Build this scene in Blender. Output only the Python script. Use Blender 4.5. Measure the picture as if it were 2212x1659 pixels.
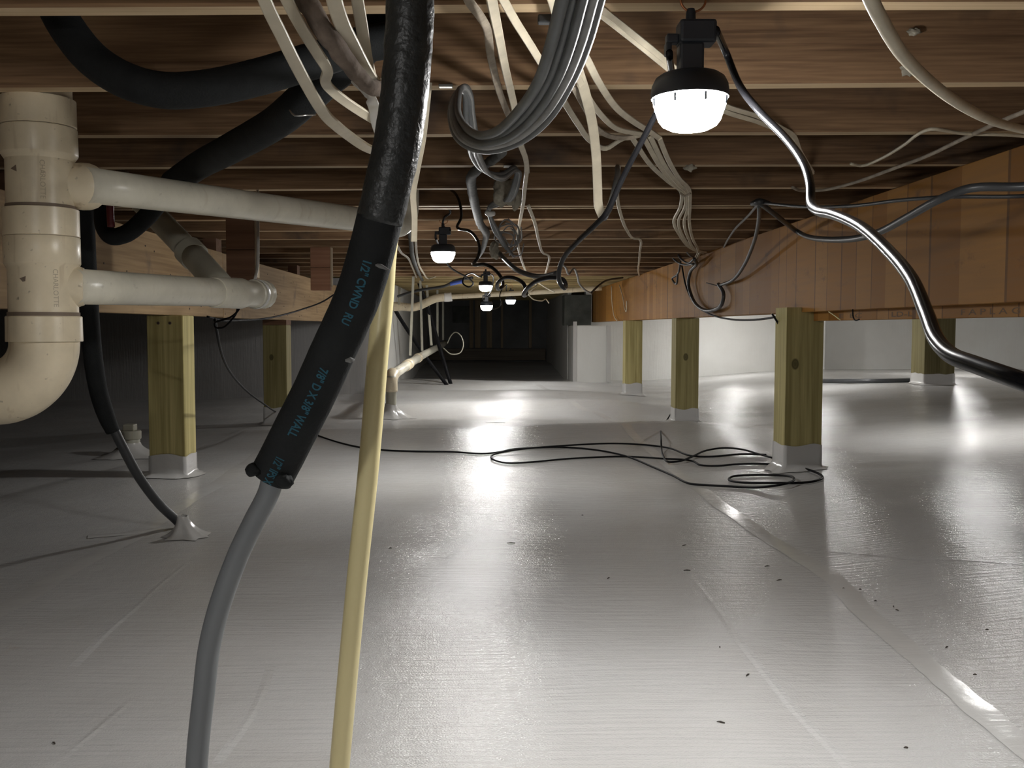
import bpy, bmesh, math, random
from mathutils import Vector, Matrix, noise
random.seed(7)
for o in list(bpy.data.objects):
    bpy.data.objects.remove(o)
SC = bpy.context.scene
COL = SC.collection
# ------------------------------------------------------------------ camera
EYE, F, PX, PY, HOR = 0.58, 2080.0, 1045.0, 829.5, 707.0
PIT = math.atan((PY - HOR) / F)
cd = bpy.data.cameras.new('camera')
cam = bpy.data.objects.new('camera', cd); COL.objects.link(cam)
cam.location = (0, 0, EYE); cam.rotation_euler = (math.pi / 2 - PIT, 0, 0)
cd.sensor_fit = 'HORIZONTAL'; cd.sensor_width = 36.0; cd.lens = F / 2212 * 36
cd.shift_x = (1106 - PX) / 2212; cd.clip_start = 0.02; cd.clip_end = 100
SC.camera = cam
# ------------------------------------------------------------------ world, exposure
w = bpy.data.worlds.new('world'); SC.world = w; w.use_nodes = True
w.node_tree.nodes['Background'].inputs[0].default_value = (0.6, 0.7, 0.9, 1)
w.node_tree.nodes['Background'].inputs[1].default_value = 0.0
SC.view_settings.view_transform = 'Standard'; SC.view_settings.look = 'None'
SC.view_settings.gamma = 1; SC.view_settings.use_curve_mapping = False
SC.view_settings.exposure = 0.75
SC.cycles.use_denoising = True
SC.cycles.max_bounces = 8; SC.cycles.diffuse_bounces = 5
LAMP = 400.0            # radiance of every lamp's diode board; the clear rim round it glows far less

# ------------------------------------------------------------------ helpers
def ray(u, v):
    x, y = (u - PX) / F, (PY - v) / F
    return Vector((x, math.cos(PIT) + math.sin(PIT) * y, -math.sin(PIT) + math.cos(PIT) * y))
def P(u, v, Y):                      # the point at distance Y ahead of the eye
    d = ray(u, v); t = Y / d.y
    return Vector((d.x * t, Y, EYE + d.z * t))
def PH(u, v, h):                     # the point h above the eye
    d = ray(u, v); t = h / d.z
    return Vector((d.x * t, d.y * t, EYE + h))
def sstep(a, b, x):
    t = min(1, max(0, (x - a) / (b - a))); return t * t * (3 - 2 * t)
def FL(x, y):                        # the height of the ground
    z = 0.045 * sstep(0.75, 1.3, x) * (1 - sstep(4.2, 6.5, y))
    z += 0.12 * sstep(1.7, 3.6, x)
    e = 1 - sstep(.85, 1.7, abs(x))
    for yc, hh, ww, ph in ((5.25, .040, .24, 0), (6.75, .050, .27, 1.1), (8.05, .042, .25, 2.3), (9.6, .050, .38, 3.0)):
        z += hh * e * math.exp(-((y - yc - 0.2 * math.sin(x * 1.4 + ph)) / ww) ** 2)
    z -= 0.03 * math.exp(-((y - 11.4) / 0.8) ** 2)
    z += 0.07 * sstep(11.5, 14.2, y)
    z += 0.020 * noise.noise(Vector((x * 0.9, y * 0.9, 3.1))) * sstep(0.5, 3, y)
    z += 0.010 * noise.noise(Vector((x * 1.2, y * 2.6, 7.7)))
    z += 0.0045 * noise.noise(Vector((x * 3.1, y * 4.5, 1.7)))
    z -= 0.03 * sstep(-1.6, -2.6, x) * sstep(2, 4, y)
    return z
def PF(u, v, lift=0.0):              # the point on the ground seen at a pixel
    d = ray(u, v); z = 0.0
    for i in range(14):
        t = (z + lift - EYE) / d.z
        z = 0.5 * z + 0.5 * FL(d.x * t, d.y * t)
    t = (z + lift - EYE) / d.z
    return Vector((d.x * t, d.y * t, z + lift))

def mesh_obj(name, vs, fs, mat, parent=None, smooth=False, kind=None, uv=None):
    vs = [Vector(v) for v in vs]
    lo = Vector([min(v[i] for v in vs) for i in range(3)]); hi = Vector([max(v[i] for v in vs) for i in range(3)])
    c = (lo + hi) / 2
    me = bpy.data.meshes.new(name)
    me.from_pydata([v - c for v in vs], [], fs); me.update()
    if smooth:
        for p in me.polygons: p.use_smooth = True
    if mat: me.materials.append(mat)
    o = bpy.data.objects.new(name, me); COL.objects.link(o); o.location = c
    if parent: attach(o, parent)
    if kind: o['kind'] = kind
    return o
def attach(o, parent):
    o.parent = parent
    q, m = parent, Matrix.Identity(4)
    chain = []
    while q: chain.append(q); q = q.parent
    for q in reversed(chain): m = m @ q.matrix_parent_inverse @ q.matrix_basis
    o.matrix_parent_inverse = m.inverted()
def tag(o, label, cat, group=None):
    o['label'] = label; o['category'] = cat
    if group: o['group'] = group
    return o
def thing(name, label, cat, loc, group=None):
    o = bpy.data.objects.new(name, None); COL.objects.link(o); o.location = Vector(loc)
    o.empty_display_size = 0.05
    return tag(o, label, cat, group)
class MB:
    def __init__(s): s.v = []; s.f = []
    def add(s, vs, fs):
        n = len(s.v); s.v += [Vector(v) for v in vs]; s.f += [[i + n for i in f] for f in fs]; return s
    def box(s, x0, x1, y0, y1, z0, z1, ch=0.0):
        if ch <= 0:
            vs = [(x, y, z) for x in (x0, x1) for y in (y0, y1) for z in (z0, z1)]
            return s.add(vs, [(0, 1, 3, 2), (4, 6, 7, 5), (0, 4, 5, 1), (2, 3, 7, 6), (0, 2, 6, 4), (1, 5, 7, 3)])
        bm = bmesh.new(); bmesh.ops.create_cube(bm, size=1)
        for v in bm.verts:
            v.co = Vector(((x0 + x1) / 2 + v.co.x * (x1 - x0), (y0 + y1) / 2 + v.co.y * (y1 - y0), (z0 + z1) / 2 + v.co.z * (z1 - z0)))
        bmesh.ops.bevel(bm, geom=bm.edges[:], offset=ch, segments=2, affect='EDGES', profile=0.5)
        bm.verts.index_update()
        s.add([v.co.copy() for v in bm.verts], [[v.index for v in f.verts] for f in bm.faces]); bm.free(); return s
    def xform(s, m): s.v = [m @ v for v in s.v]; return s
    def obj(s, name, mat, parent=None, smooth=False, kind=None): return mesh_obj(name, s.v, s.f, mat, parent, smooth, kind)
def box(name, x0, x1, y0, y1, z0, z1, mat, parent=None, ch=0.0, kind=None):
    return MB().box(x0, x1, y0, y1, z0, z1, ch).obj(name, mat, parent, False, kind)
def spline(pts, res=6):
    pts = [Vector(p) for p in pts]
    if len(pts) < 3:
        return [pts[0].lerp(pts[-1], i / res) for i in range(res + 1)]
    q = [pts[0] * 2 - pts[1]] + pts + [pts[-1] * 2 - pts[-2]]
    out = []
    for i in range(1, len(q) - 2):
        p0, p1, p2, p3 = q[i - 1:i + 3]
        d0 = max((p1 - p0).length, 1e-6) ** .5; d1 = max((p2 - p1).length, 1e-6) ** .5; d2 = max((p3 - p2).length, 1e-6) ** .5
        m1 = (p2 - p1) + d1 * ((p1 - p0) / d0 - (p2 - p0) / (d0 + d1))
        m2 = (p2 - p1) + d1 * ((p3 - p2) / d2 - (p3 - p1) / (d1 + d2))
        for k in range(res):
            t = k / res
            out.append((2 * t**3 - 3 * t * t + 1) * p1 + (t**3 - 2 * t * t + t) * m1 + (-2 * t**3 + 3 * t * t) * p2 + (t**3 - t * t) * m2)
    out.append(pts[-1]); return out
def frames(path, ref=Vector((0, -1, 0.15))):
    fr = []; n = None
    for i, p in enumerate(path):
        t = (path[min(i + 1, len(path) - 1)] - path[max(i - 1, 0)])
        t = t.normalized() if t.length > 1e-9 else Vector((0, 0, -1))
        if n is None: n = ref - t * ref.dot(t)
        else: n = n - t * n.dot(t)
        if n.length < 1e-4: n = t.orthogonal()
        n = n.normalized(); fr.append((p, t, n, t.cross(n)))
    return fr
def tube_mb(pts, r, segs=8, res=6, flat=None, ref=Vector((0, -1, 0.15)), fixed=False, rough=0.0, mb=None, smooth_path=True, hollow=0.0):
    """a swept round (r) or flat (flat = half width, half thickness) section; r may be a list along the path"""
    path = spline(pts, res) if smooth_path else [Vector(p) for p in pts]
    fr = frames(path, ref)
    mb = mb or MB(); vs, fs = [], []
    n = len(path)
    for i, (p, t, a, b) in enumerate(fr):
        if fixed:
            a = ref - t * ref.dot(t)
            a = a.normalized() if a.length > 1e-3 else t.orthogonal().normalized()
            b = t.cross(a)
        s = i / max(1, n - 1)
        if isinstance(r, (list, tuple)):
            k = s * (len(r) - 1); j = min(int(k), len(r) - 2); rr = r[j] + (r[j + 1] - r[j]) * (k - j)
        else: rr = r
        for g in range(segs):
            q = 2 * math.pi * g / segs
            if flat:
                cq, sq = math.cos(q + math.pi / segs), math.sin(q + math.pi / segs)
                d = b * (math.copysign(abs(cq) ** .5, cq) * flat[0]) + a * (math.copysign(abs(sq) ** .5, sq) * flat[1] * (0.62 + 0.55 * min(abs(cq), .7)))
            else: d = a * (math.cos(q) * rr) + b * (math.sin(q) * rr)
            if rough: d = d * (1 + rough * noise.noise((p + d) * 90))
            vs.append(p + d)
    for i in range(n - 1):
        for g in range(segs):
            h = (g + 1) % segs
            fs.append((i * segs + g, i * segs + h, (i + 1) * segs + h, (i + 1) * segs + g))
    if hollow <= 0:
        fs.append(tuple(range(segs - 1, -1, -1))); fs.append(tuple((n - 1) * segs + g for g in range(segs)))
    mb.add(vs, fs); return mb
def tube(name, pts, r, mat, parent=None, **k):
    kind = k.pop('kind', None)
    return tube_mb(pts, r, **k).obj(name, mat, parent, True, kind)
def lathe_mb(prof, origin, axis=Vector((0, 0, 1)), segs=32, mb=None):
    """prof: (radius, distance along the axis)"""
    axis = axis.normalized(); a = axis.orthogonal().normalized(); b = axis.cross(a); vs, fs = [], []
    for r, s in prof:
        for g in range(segs):
            q = 2 * math.pi * g / segs
            vs.append(origin + axis * s + (a * math.cos(q) + b * math.sin(q)) * max(r, 1e-5))
    for i in range(len(prof) - 1):
        for g in range(segs):
            h = (g + 1) % segs
            fs.append((i * segs + g, i * segs + h, (i + 1) * segs + h, (i + 1) * segs + g))
    fs.append(tuple(range(segs - 1, -1, -1))); fs.append(tuple((len(prof) - 1) * segs + g for g in range(segs)))
    mb = mb or MB(); mb.add(vs, fs); return mb
def sharp(o, ang=35):
    me = o.data
    try: me.set_sharp_from_angle(angle=math.radians(ang))
    except Exception: pass
    return o
def lathe(name, prof, origin, axis, mat, parent=None, segs=32):
    return sharp(lathe_mb(prof, origin, axis, segs).obj(name, mat, parent, True))
def text_mesh(txt, size, bold=0.0):
    cu = bpy.data.curves.new('t', 'FONT'); cu.body = txt; cu.size = size; cu.resolution_u = 3; cu.offset = bold
    to = bpy.data.objects.new('t', cu); COL.objects.link(to)
    bpy.context.view_layer.update()
    me = bpy.data.meshes.new_from_object(to.evaluated_get(bpy.context.evaluated_depsgraph_get()))
    vs = [v.co.copy() for v in me.vertices]; fs = [list(p.vertices) for p in me.polygons]
    bpy.data.objects.remove(to); bpy.data.curves.remove(cu); bpy.data.meshes.remove(me)
    return vs, fs
def text_on_tube(name, txt, size, path, r, s0, ang, mat, parent, ref=Vector((0, -1, 0.15)), flip=-1, stretch=1.0, bold=0.0):
    fr = frames(path, ref); L = [0]
    for i in range(1, len(path)): L.append(L[-1] + (path[i] - path[i - 1]).length)
    vs, fs = text_mesh(txt, size, bold); out = []
    for v in vs:
        s = s0 + v.x * stretch; i = 0
        while i < len(L) - 2 and L[i + 1] < s: i += 1
        k = (s - L[i]) / max(1e-6, L[i + 1] - L[i])
        p = fr[i][0].lerp(fr[i + 1][0], k); a = fr[i][2].lerp(fr[i + 1][2], k).normalized(); b = fr[i][3].lerp(fr[i + 1][3], k).normalized()
        q = ang + flip * (v.y - size * 0.35) / r
        out.append(p + (a * math.cos(q) + b * math.sin(q)) * (r + 0.0004))
    return mesh_obj(name, out, fs, mat, parent)

# ------------------------------------------------------------------ materials
def mat_new(name):
    m = bpy.data.materials.new(name); m.use_nodes = True
    nt = m.node_tree; return m, nt, nt.nodes['Principled BSDF']
def N(nt, t, **k):
    n = nt.nodes.new(t)
    for a, b in k.items(): setattr(n, a, b)
    return n
def noise_tex(nt, vec, scale, detail=3, rough=0.5, dist=0.0):
    n = N(nt, 'ShaderNodeTexNoise'); n.inputs['Scale'].default_value = scale; n.inputs['Detail'].default_value = detail
    n.inputs['Roughness'].default_value = rough; n.inputs['Distortion'].default_value = dist
    nt.links.new(vec, n.inputs['Vector']); return n.outputs['Fac']
def mapping(nt, scale, coord='Object', rnd=False):
    tc = N(nt, 'ShaderNodeTexCoord'); mp = N(nt, 'ShaderNodeMapping'); mp.inputs['Scale'].default_value = scale
    nt.links.new(tc.outputs[coord], mp.inputs['Vector'])
    if rnd:
        oi = N(nt, 'ShaderNodeObjectInfo'); mu = N(nt, 'ShaderNodeVectorMath', operation='SCALE'); mu.inputs[0].default_value = (37, 53, 71)
        nt.links.new(oi.outputs['Random'], mu.inputs['Scale']); nt.links.new(mu.outputs[0], mp.inputs['Location'])
    return mp.outputs[0]
def ramp(nt, fac, stops):
    r = N(nt, 'ShaderNodeValToRGB'); e = r.color_ramp.elements
    while len(e) < len(stops): e.new(0.5)
    for i, (p, c) in enumerate(stops): e[i].position = p; e[i].color = (*c, 1)
    nt.links.new(fac, r.inputs[0]); return r.outputs[0]
def mix(nt, fac, a, b, mode='MIX'):
    m = N(nt, 'ShaderNodeMix', data_type='RGBA', blend_type=mode)
    for s, x in ((0, fac), (6, a), (7, b)):
        if hasattr(x, 'is_linked'): nt.links.new(x, m.inputs[s])
        else: m.inputs[s].default_value = x if s == 0 else (*x, 1)
    return m.outputs[2]
def math_n(nt, op, a, b=None, c=None):
    m = N(nt, 'ShaderNodeMath', operation=op)
    for i, x in enumerate((a, b, c)):
        if x is None: continue
        if hasattr(x, 'is_linked'): nt.links.new(x, m.inputs[i])
        else: m.inputs[i].default_value = x
    return m.outputs[0]
def bump(nt, bs, height, strength=0.3, dist=0.002):
    b = N(nt, 'ShaderNodeBump'); b.inputs['Strength'].default_value = strength; b.inputs['Distance'].default_value = dist
    nt.links.new(height, b.inputs['Height']); nt.links.new(b.outputs[0], bs.inputs['Normal'])
def plain(name, col, rough=0.5, spec=0.5, var=0.15, scale=12, metal=0.0, bmp=0.0, bscale=200):
    m, nt, bs = mat_new(name)
    v = mapping(nt, (1, 1, 1), rnd=True); f = noise_tex(nt, v, scale, 4, 0.6)
    d = tuple(c * (1 - var) for c in col); l = tuple(min(1, c * (1 + var)) for c in col)
    nt.links.new(ramp(nt, f, [(0.3, d), (0.7, l)]), bs.inputs['Base Color'])
    bs.inputs['Roughness'].default_value = rough; bs.inputs['Specular IOR Level'].default_value = spec; bs.inputs['Metallic'].default_value = metal
    if bmp: bump(nt, bs, noise_tex(nt, v, bscale, 3), bmp, 0.002)
    return m
def wood(name, light, dark, axis=0, grain=26, rough=0.75, blotch=None, knots=(), bstr=0.25, ring=0.5):
    """grain runs along axis; knots: (coordinate along x, along z, radius) in the object's own space"""
    m, nt, bs = mat_new(name)
    sc = [grain] * 3; sc[axis] = grain / 22
    v = mapping(nt, tuple(sc), rnd=True)
    f1 = noise_tex(nt, v, 1.0, 5, 0.6, 0.4)
    sc2 = [grain * 4] * 3; sc2[axis] = grain * 4 / 45
    f2 = noise_tex(nt, mapping(nt, tuple(sc2), rnd=True), 1.0, 2, 0.5)
    f = math_n(nt, 'ADD', math_n(nt, 'MULTIPLY', f1, 0.62), math_n(nt, 'MULTIPLY', f2, 0.38))
    mid = tuple((a + b) / 2 for a, b in zip(light, dark))
    col = ramp(nt, f, [(0.34, dark), (0.5, mid), (0.66, light)])
    oi = N(nt, 'ShaderNodeObjectInfo')
    hv = N(nt, 'ShaderNodeHueSaturation'); nt.links.new(col, hv.inputs['Color'])
    nt.links.new(math_n(nt, 'ADD', math_n(nt, 'MULTIPLY', oi.outputs['Random'], 0.35), 0.82), hv.inputs['Value']); col = hv.outputs[0]
    if blotch:
        b = noise_tex(nt, mapping(nt, (1, 1, 1), rnd=True), blotch[1], 5, 0.65)
        col = mix(nt, ramp(nt, b, [(blotch[2], (0, 0, 0)), (blotch[2] + 0.14, (1, 1, 1))]), col, blotch[0])
    if knots:
        tc = N(nt, 'ShaderNodeTexCoord'); sx = N(nt, 'ShaderNodeSeparateXYZ'); nt.links.new(tc.outputs['Object'], sx.inputs[0])
        for kx, kz, kr in knots:
            dx = math_n(nt, 'MULTIPLY', math_n(nt, 'SUBTRACT', sx.outputs[0], kx), 1.0 / kr)
            dz = math_n(nt, 'MULTIPLY', math_n(nt, 'SUBTRACT', sx.outputs[2], kz), 0.66 / kr)
            d = math_n(nt, 'SQRT', math_n(nt, 'ADD', math_n(nt, 'MULTIPLY', dx, dx), math_n(nt, 'MULTIPLY', dz, dz)))
            col = mix(nt, ramp(nt, d, [(0.0, (0.9, 0.9, 0.9)), (0.5, (0.8, 0.8, 0.8)), (0.7, (0.95, 0.95, 0.95)), (1.0, (0, 0, 0))]), col, tuple(c * 0.35 for c in dark))
    nt.links.new(col, bs.inputs['Base Color'])
    bs.inputs['Roughness'].default_value = rough; bs.inputs['Specular IOR Level'].default_value = 0.3
    bump(nt, bs, f, bstr, 0.002)
    return m
M = {}
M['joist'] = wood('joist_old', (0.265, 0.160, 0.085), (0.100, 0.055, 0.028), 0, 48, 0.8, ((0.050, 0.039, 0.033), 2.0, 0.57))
M['joist_lit_edge'] = wood('joist_lit_underside', (0.56, 0.425, 0.265), (0.38, 0.275, 0.165), 0, 40, 0.8, ((0.10, 0.075, 0.055), 5.0, 0.66))  # floor bounce painted in: undersides paler than the faces, plus stain blotches
M['joist_new'] = wood('joist_new', (0.42, 0.33, 0.16), (0.26, 0.19, 0.09), 0, 22, 0.75)
M['subfloor'] = wood('subfloor', (0.18, 0.11, 0.06), (0.08, 0.05, 0.03), 1, 10, 0.85)
M['girder'] = wood('girder', (0.40, 0.275, 0.145), (0.20, 0.125, 0.06), 1, 20, 0.75, ((0.15, 0.105, 0.07), 3.5, 0.58))
M['post'] = wood('treated_post', (0.43, 0.36, 0.155), (0.245, 0.20, 0.075), 2, 30, 0.7)
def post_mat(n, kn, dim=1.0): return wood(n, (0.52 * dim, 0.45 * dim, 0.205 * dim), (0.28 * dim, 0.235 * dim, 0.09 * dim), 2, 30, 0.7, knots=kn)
M['block'] = wood('block_wood', (0.20, 0.11, 0.065), (0.10, 0.05, 0.03), 0, 18, 0.8)
M['block_red'] = wood('block_red', (0.30, 0.155, 0.095), (0.17, 0.08, 0.045), 0, 18, 0.8)
M['dark_wood'] = wood('dark_wood', (0.24, 0.20, 0.16), (0.13, 0.11, 0.085), 0, 14, 0.85)
M['stud'] = wood('stud_wood', (0.42, 0.33, 0.22), (0.25, 0.19, 0.12), 2, 18, 0.8)
M['foam'] = plain('black_foam', (0.014, 0.0155, 0.016), 0.8, 0.25, 0.25, 20, bmp=0.35, bscale=350)
M['foam_old'] = plain('worn_foam', (0.022, 0.024, 0.024), 0.42, 0.5, 0.3, 20, bmp=0.9, bscale=130)
M['blue_print'] = plain('blue_print', (0.022, 0.095, 0.135), 0.7, 0.3)
M['grey_pipe'] = plain('grey_pipe', (0.17, 0.18, 0.19), 0.42, 0.5, 0.06)
M['yellow_pipe'] = plain('yellow_pipe', (0.80, 0.70, 0.38), 0.35, 0.5, 0.07, 3)
M['red_pipe'] = plain('red_pipe', (0.13, 0.012, 0.018), 0.4)
M['blue_pipe'] = plain('blue_pipe', (0.03, 0.07, 0.32), 0.4)
M['romex'] = plain('cream_cable', (0.56, 0.50, 0.38), 0.45, 0.5, 0.13, 25)
M['romex_dirty'] = plain('dusty_cable', (0.33, 0.28, 0.22), 0.7, 0.3, 0.25, 30, bmp=0.3)
M['brown_dust'] = plain('dusty_brown_cable', (0.16, 0.125, 0.10), 0.9, 0.2, 0.35, 40, bmp=0.6, bscale=150)
M['grey_cable'] = plain('grey_cable', (0.105, 0.11, 0.112), 0.42, 0.5, 0.2, 30)
M['grey_light'] = plain('pale_grey_cable', (0.25, 0.25, 0.245), 0.5, 0.5, 0.2, 30)
M['black_cord'] = plain('black_cord', (0.007, 0.007, 0.008), 0.5, 0.1, 0.2)
M['gloss_cord'] = plain('glossy_cord', (0.007, 0.007, 0.008), 0.22, 0.2, 0.2)
M['dark_cord'] = plain('dark_cord', (0.045, 0.047, 0.05), 0.38, 0.5, 0.2)
M['lamp_black'] = plain('lamp_black', (0.022, 0.027, 0.036), 0.5, 0.5, 0.1)
M['copper'] = plain('copper_wire', (0.40, 0.17, 0.08), 0.35, 0.5, 0.2, metal=0.8)
M['steel'] = plain('steel', (0.55, 0.55, 0.53), 0.3, 0.5, 0.15, metal=0.9)
M['rust'] = plain('rusty_nail', (0.045, 0.03, 0.022), 0.6)
M['concrete'] = plain('concrete_dark', (0.10, 0.105, 0.095), 0.9, 0.2, 0.3, 6, bmp=0.4, bscale=60)
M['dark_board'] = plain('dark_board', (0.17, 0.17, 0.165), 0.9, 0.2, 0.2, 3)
M['fluff'] = plain('insulation_scrap', (0.30, 0.275, 0.22), 0.95, 0.1, 0.3, 60, bmp=1.0, bscale=120)
M['splinter'] = plain('splinter', (0.05, 0.04, 0.032), 0.8)
M['white_tie'] = plain('white_band', (0.72, 0.71, 0.68), 0.4)
M['spiral'] = plain('taped_pipe', (0.085, 0.085, 0.08), 0.7, 0.12, 0.35, 30, bmp=0.5, bscale=90)

def mk_pvc(name, col, rough=0.33, dirt=1.0):
    m, nt, bs = mat_new(name)
    v = mapping(nt, (1, 1, 1), rnd=True); f = noise_tex(nt, v, 14, 5, 0.65)
    c = ramp(nt, f, [(0.3, tuple(x * 0.86 for x in col)), (0.62, col)])
    st = noise_tex(nt, mapping(nt, (34, 34, 3.0), rnd=True), 1, 3, 0.5)           # drips run down
    c = mix(nt, ramp(nt, st, [(0.61, (0, 0, 0)), (0.72, (0.5 * dirt,) * 3)]), c, (0.28, 0.17, 0.07))
    sp = noise_tex(nt, v, 75, 2, 0.5)
    c = mix(nt, ramp(nt, sp, [(0.68, (0, 0, 0)), (0.76, (0.6 * dirt,) * 3)]), c, (0.13, 0.09, 0.06))
    nt.links.new(c, bs.inputs['Base Color']); bs.inputs['Roughness'].default_value = rough
    bump(nt, bs, noise_tex(nt, v, 60, 3), 0.06, 0.002); return m
M['pvc'] = mk_pvc('pvc_cream', (0.74, 0.64, 0.46))
M['pvc_pipe'] = mk_pvc('pvc_pipe', (0.70, 0.665, 0.55), 0.3, 0.3)
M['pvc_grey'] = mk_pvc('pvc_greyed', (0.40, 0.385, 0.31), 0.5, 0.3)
M['pvc_mark'] = plain('pvc_mark', (0.42, 0.355, 0.25), 0.5)
M['pvc_joint'] = plain('pvc_joint', (0.20, 0.15, 0.11), 0.7)

def mk_membrane(name, col, rough, fine=1.0, ripple=1.0, coord='Object', axis=1, dirt=1.0, spec=0.4):
    m, nt, bs = mat_new(name)
    v = mapping(nt, (1, 1, 1), coord)
    big = noise_tex(nt, v, 0.9, 5, 0.6)
    c = ramp(nt, big, [(0.32, tuple(x * y for x, y in zip(col, (0.86, 0.84, 0.82)))), (0.62, col)])
    spk = noise_tex(nt, v, 5.0, 6, 0.7)
    c = mix(nt, ramp(nt, spk, [(0.66, (0, 0, 0)), (0.80, (0.45 * dirt,) * 3)]), c, (0.45, 0.38, 0.28))
    nt.links.new(c, bs.inputs['Base Color'])
    bs.inputs['Roughness'].default_value = rough; bs.inputs['Specular IOR Level'].default_value = spec
    sc = [5, 5, 5]; sc[axis] = 95                                                # creases across
    rip = noise_tex(nt, mapping(nt, tuple(sc), coord), 1.0, 2, 0.45, 0.25)
    s2 = [330, 330, 330]; s2[axis] = 480
    wv = noise_tex(nt, mapping(nt, tuple(s2), coord), 1.0, 1, 0.4)
    lump = noise_tex(nt, v, 9, 3, 0.5)
    h = math_n(nt, 'ADD', math_n(nt, 'MULTIPLY', rip, 2.0 * ripple), math_n(nt, 'ADD', math_n(nt, 'MULTIPLY', wv, 0.75 * fine), math_n(nt, 'ADD', math_n(nt, 'MULTIPLY', lump, 2.2), math_n(nt, 'MULTIPLY', noise_tex(nt, mapping(nt, (38, 38, 38), coord), 1.0, 2, 0.5), 1.1 * fine))))
    bump(nt, bs, h, 0.55, 0.0022)
    return m
M['membrane'] = mk_membrane('white_ground_sheet', (0.52, 0.517, 0.507), 0.20, spec=0.22)
M['wrap'] = mk_membrane('white_wall_wrap', (0.74, 0.74, 0.71), 0.42, 0.4, 0.7, axis=0)
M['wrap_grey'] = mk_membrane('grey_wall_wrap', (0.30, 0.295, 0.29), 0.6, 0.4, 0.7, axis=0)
M['tape'] = mk_membrane('seam_tape', (0.56, 0.555, 0.54), 0.2, 0.15, 0.15, dirt=0.5)

def mk_lvl():
    m, nt, bs = mat_new('laminated_beam')
    tc = N(nt, 'ShaderNodeTexCoord'); sx = N(nt, 'ShaderNodeSeparateXYZ'); nt.links.new(tc.outputs['Object'], sx.inputs[0])
    jit = noise_tex(nt, mapping(nt, (0.0, 1.3, 0.0)), 1.0, 2)
    y = math_n(nt, 'ADD', math_n(nt, 'MULTIPLY', sx.outputs[1], 7.5), math_n(nt, 'MULTIPLY', jit, 5.0))
    cell = math_n(nt, 'FLOOR', y); fr = math_n(nt, 'FRACT', y)
    wn = N(nt, 'ShaderNodeTexWhiteNoise', noise_dimensions='1D'); nt.links.new(cell, wn.inputs['W'])
    base = ramp(nt, wn.outputs['Value'], [(0.0, (0.25, 0.108, 0.020)), (0.5, (0.32, 0.148, 0.032)), (1.0, (0.37, 0.185, 0.05))])
    g = noise_tex(nt, mapping(nt, (3, 3, 60)), 1.0, 4, 0.6)
    base = mix(nt, ramp(nt, g, [(0.35, (0.35, 0.35, 0.35)), (0.65, (0, 0, 0))]), base, (0.22, 0.12, 0.05))
    dk = noise_tex(nt, mapping(nt, (5, 5, 9)), 1.0, 5, 0.7)
    base = mix(nt, ramp(nt, dk, [(0.60, (0, 0, 0)), (0.74, (0.75, 0.75, 0.75))]), base, (0.10, 0.055, 0.03))
    line = math_n(nt, 'LESS_THAN', fr, 0.05)
    has = math_n(nt, 'GREATER_THAN', wn.outputs['Value'], 0.25)
    base = mix(nt, math_n(nt, 'MULTIPLY', math_n(nt, 'MULTIPLY', line, has), 0.75), base, (0.09, 0.045, 0.02))
    nt.links.new(base, bs.inputs['Base Color']); bs.inputs['Roughness'].default_value = 0.55; bs.inputs['Specular IOR Level'].default_value = 0.12
    h = math_n(nt, 'ADD', math_n(nt, 'MULTIPLY', g, 0.4), math_n(nt, 'ADD', math_n(nt, 'MULTIPLY', wn.outputs['Value'], 0.35), math_n(nt, 'MULTIPLY', dk, 0.5)))
    bump(nt, bs, h, 0.35, 0.003); return m
M['lvl'] = mk_lvl()
M['lvl_edge'] = plain('beam_print', (0.12, 0.07, 0.03), 0.7)

def mk_light(st):
    m, nt, bs = mat_new('lit_lens')
    bs.inputs['Base Color'].default_value = (0.9, 0.9, 0.88, 1)
    bs.inputs['Emission Color'].default_value = (1.0, 0.99, 0.97, 1); bs.inputs['Emission Strength'].default_value = st
    return m
M['lens'] = mk_light(120.0); M['diodes'] = mk_light(LAMP)

# ------------------------------------------------------------------ ground
def build_floor():
    x0, x1, y0, y1, st = -6.0, 8.0, -2.0, 15.2, 0.05
    nx, ny = int((x1 - x0) / st) + 1, int((y1 - y0) / st) + 1
    vs = [(x0 + i * st, y0 + j * st, FL(x0 + i * st, y0 + j * st)) for j in range(ny) for i in range(nx)]
    fs = [(j * nx + i, j * nx + i + 1, (j + 1) * nx + i + 1, (j + 1) * nx + i) for j in range(ny - 1) for i in range(nx - 1)]
    me = bpy.data.meshes.new('floor'); me.from_pydata(vs, [], fs); me.update()
    for p in me.polygons: p.use_smooth = True
    me.materials.append(M['membrane'])
    o = bpy.data.objects.new('floor', me); COL.objects.link(o); o['kind'] = 'structure'
    return o
floor = build_floor()
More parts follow.
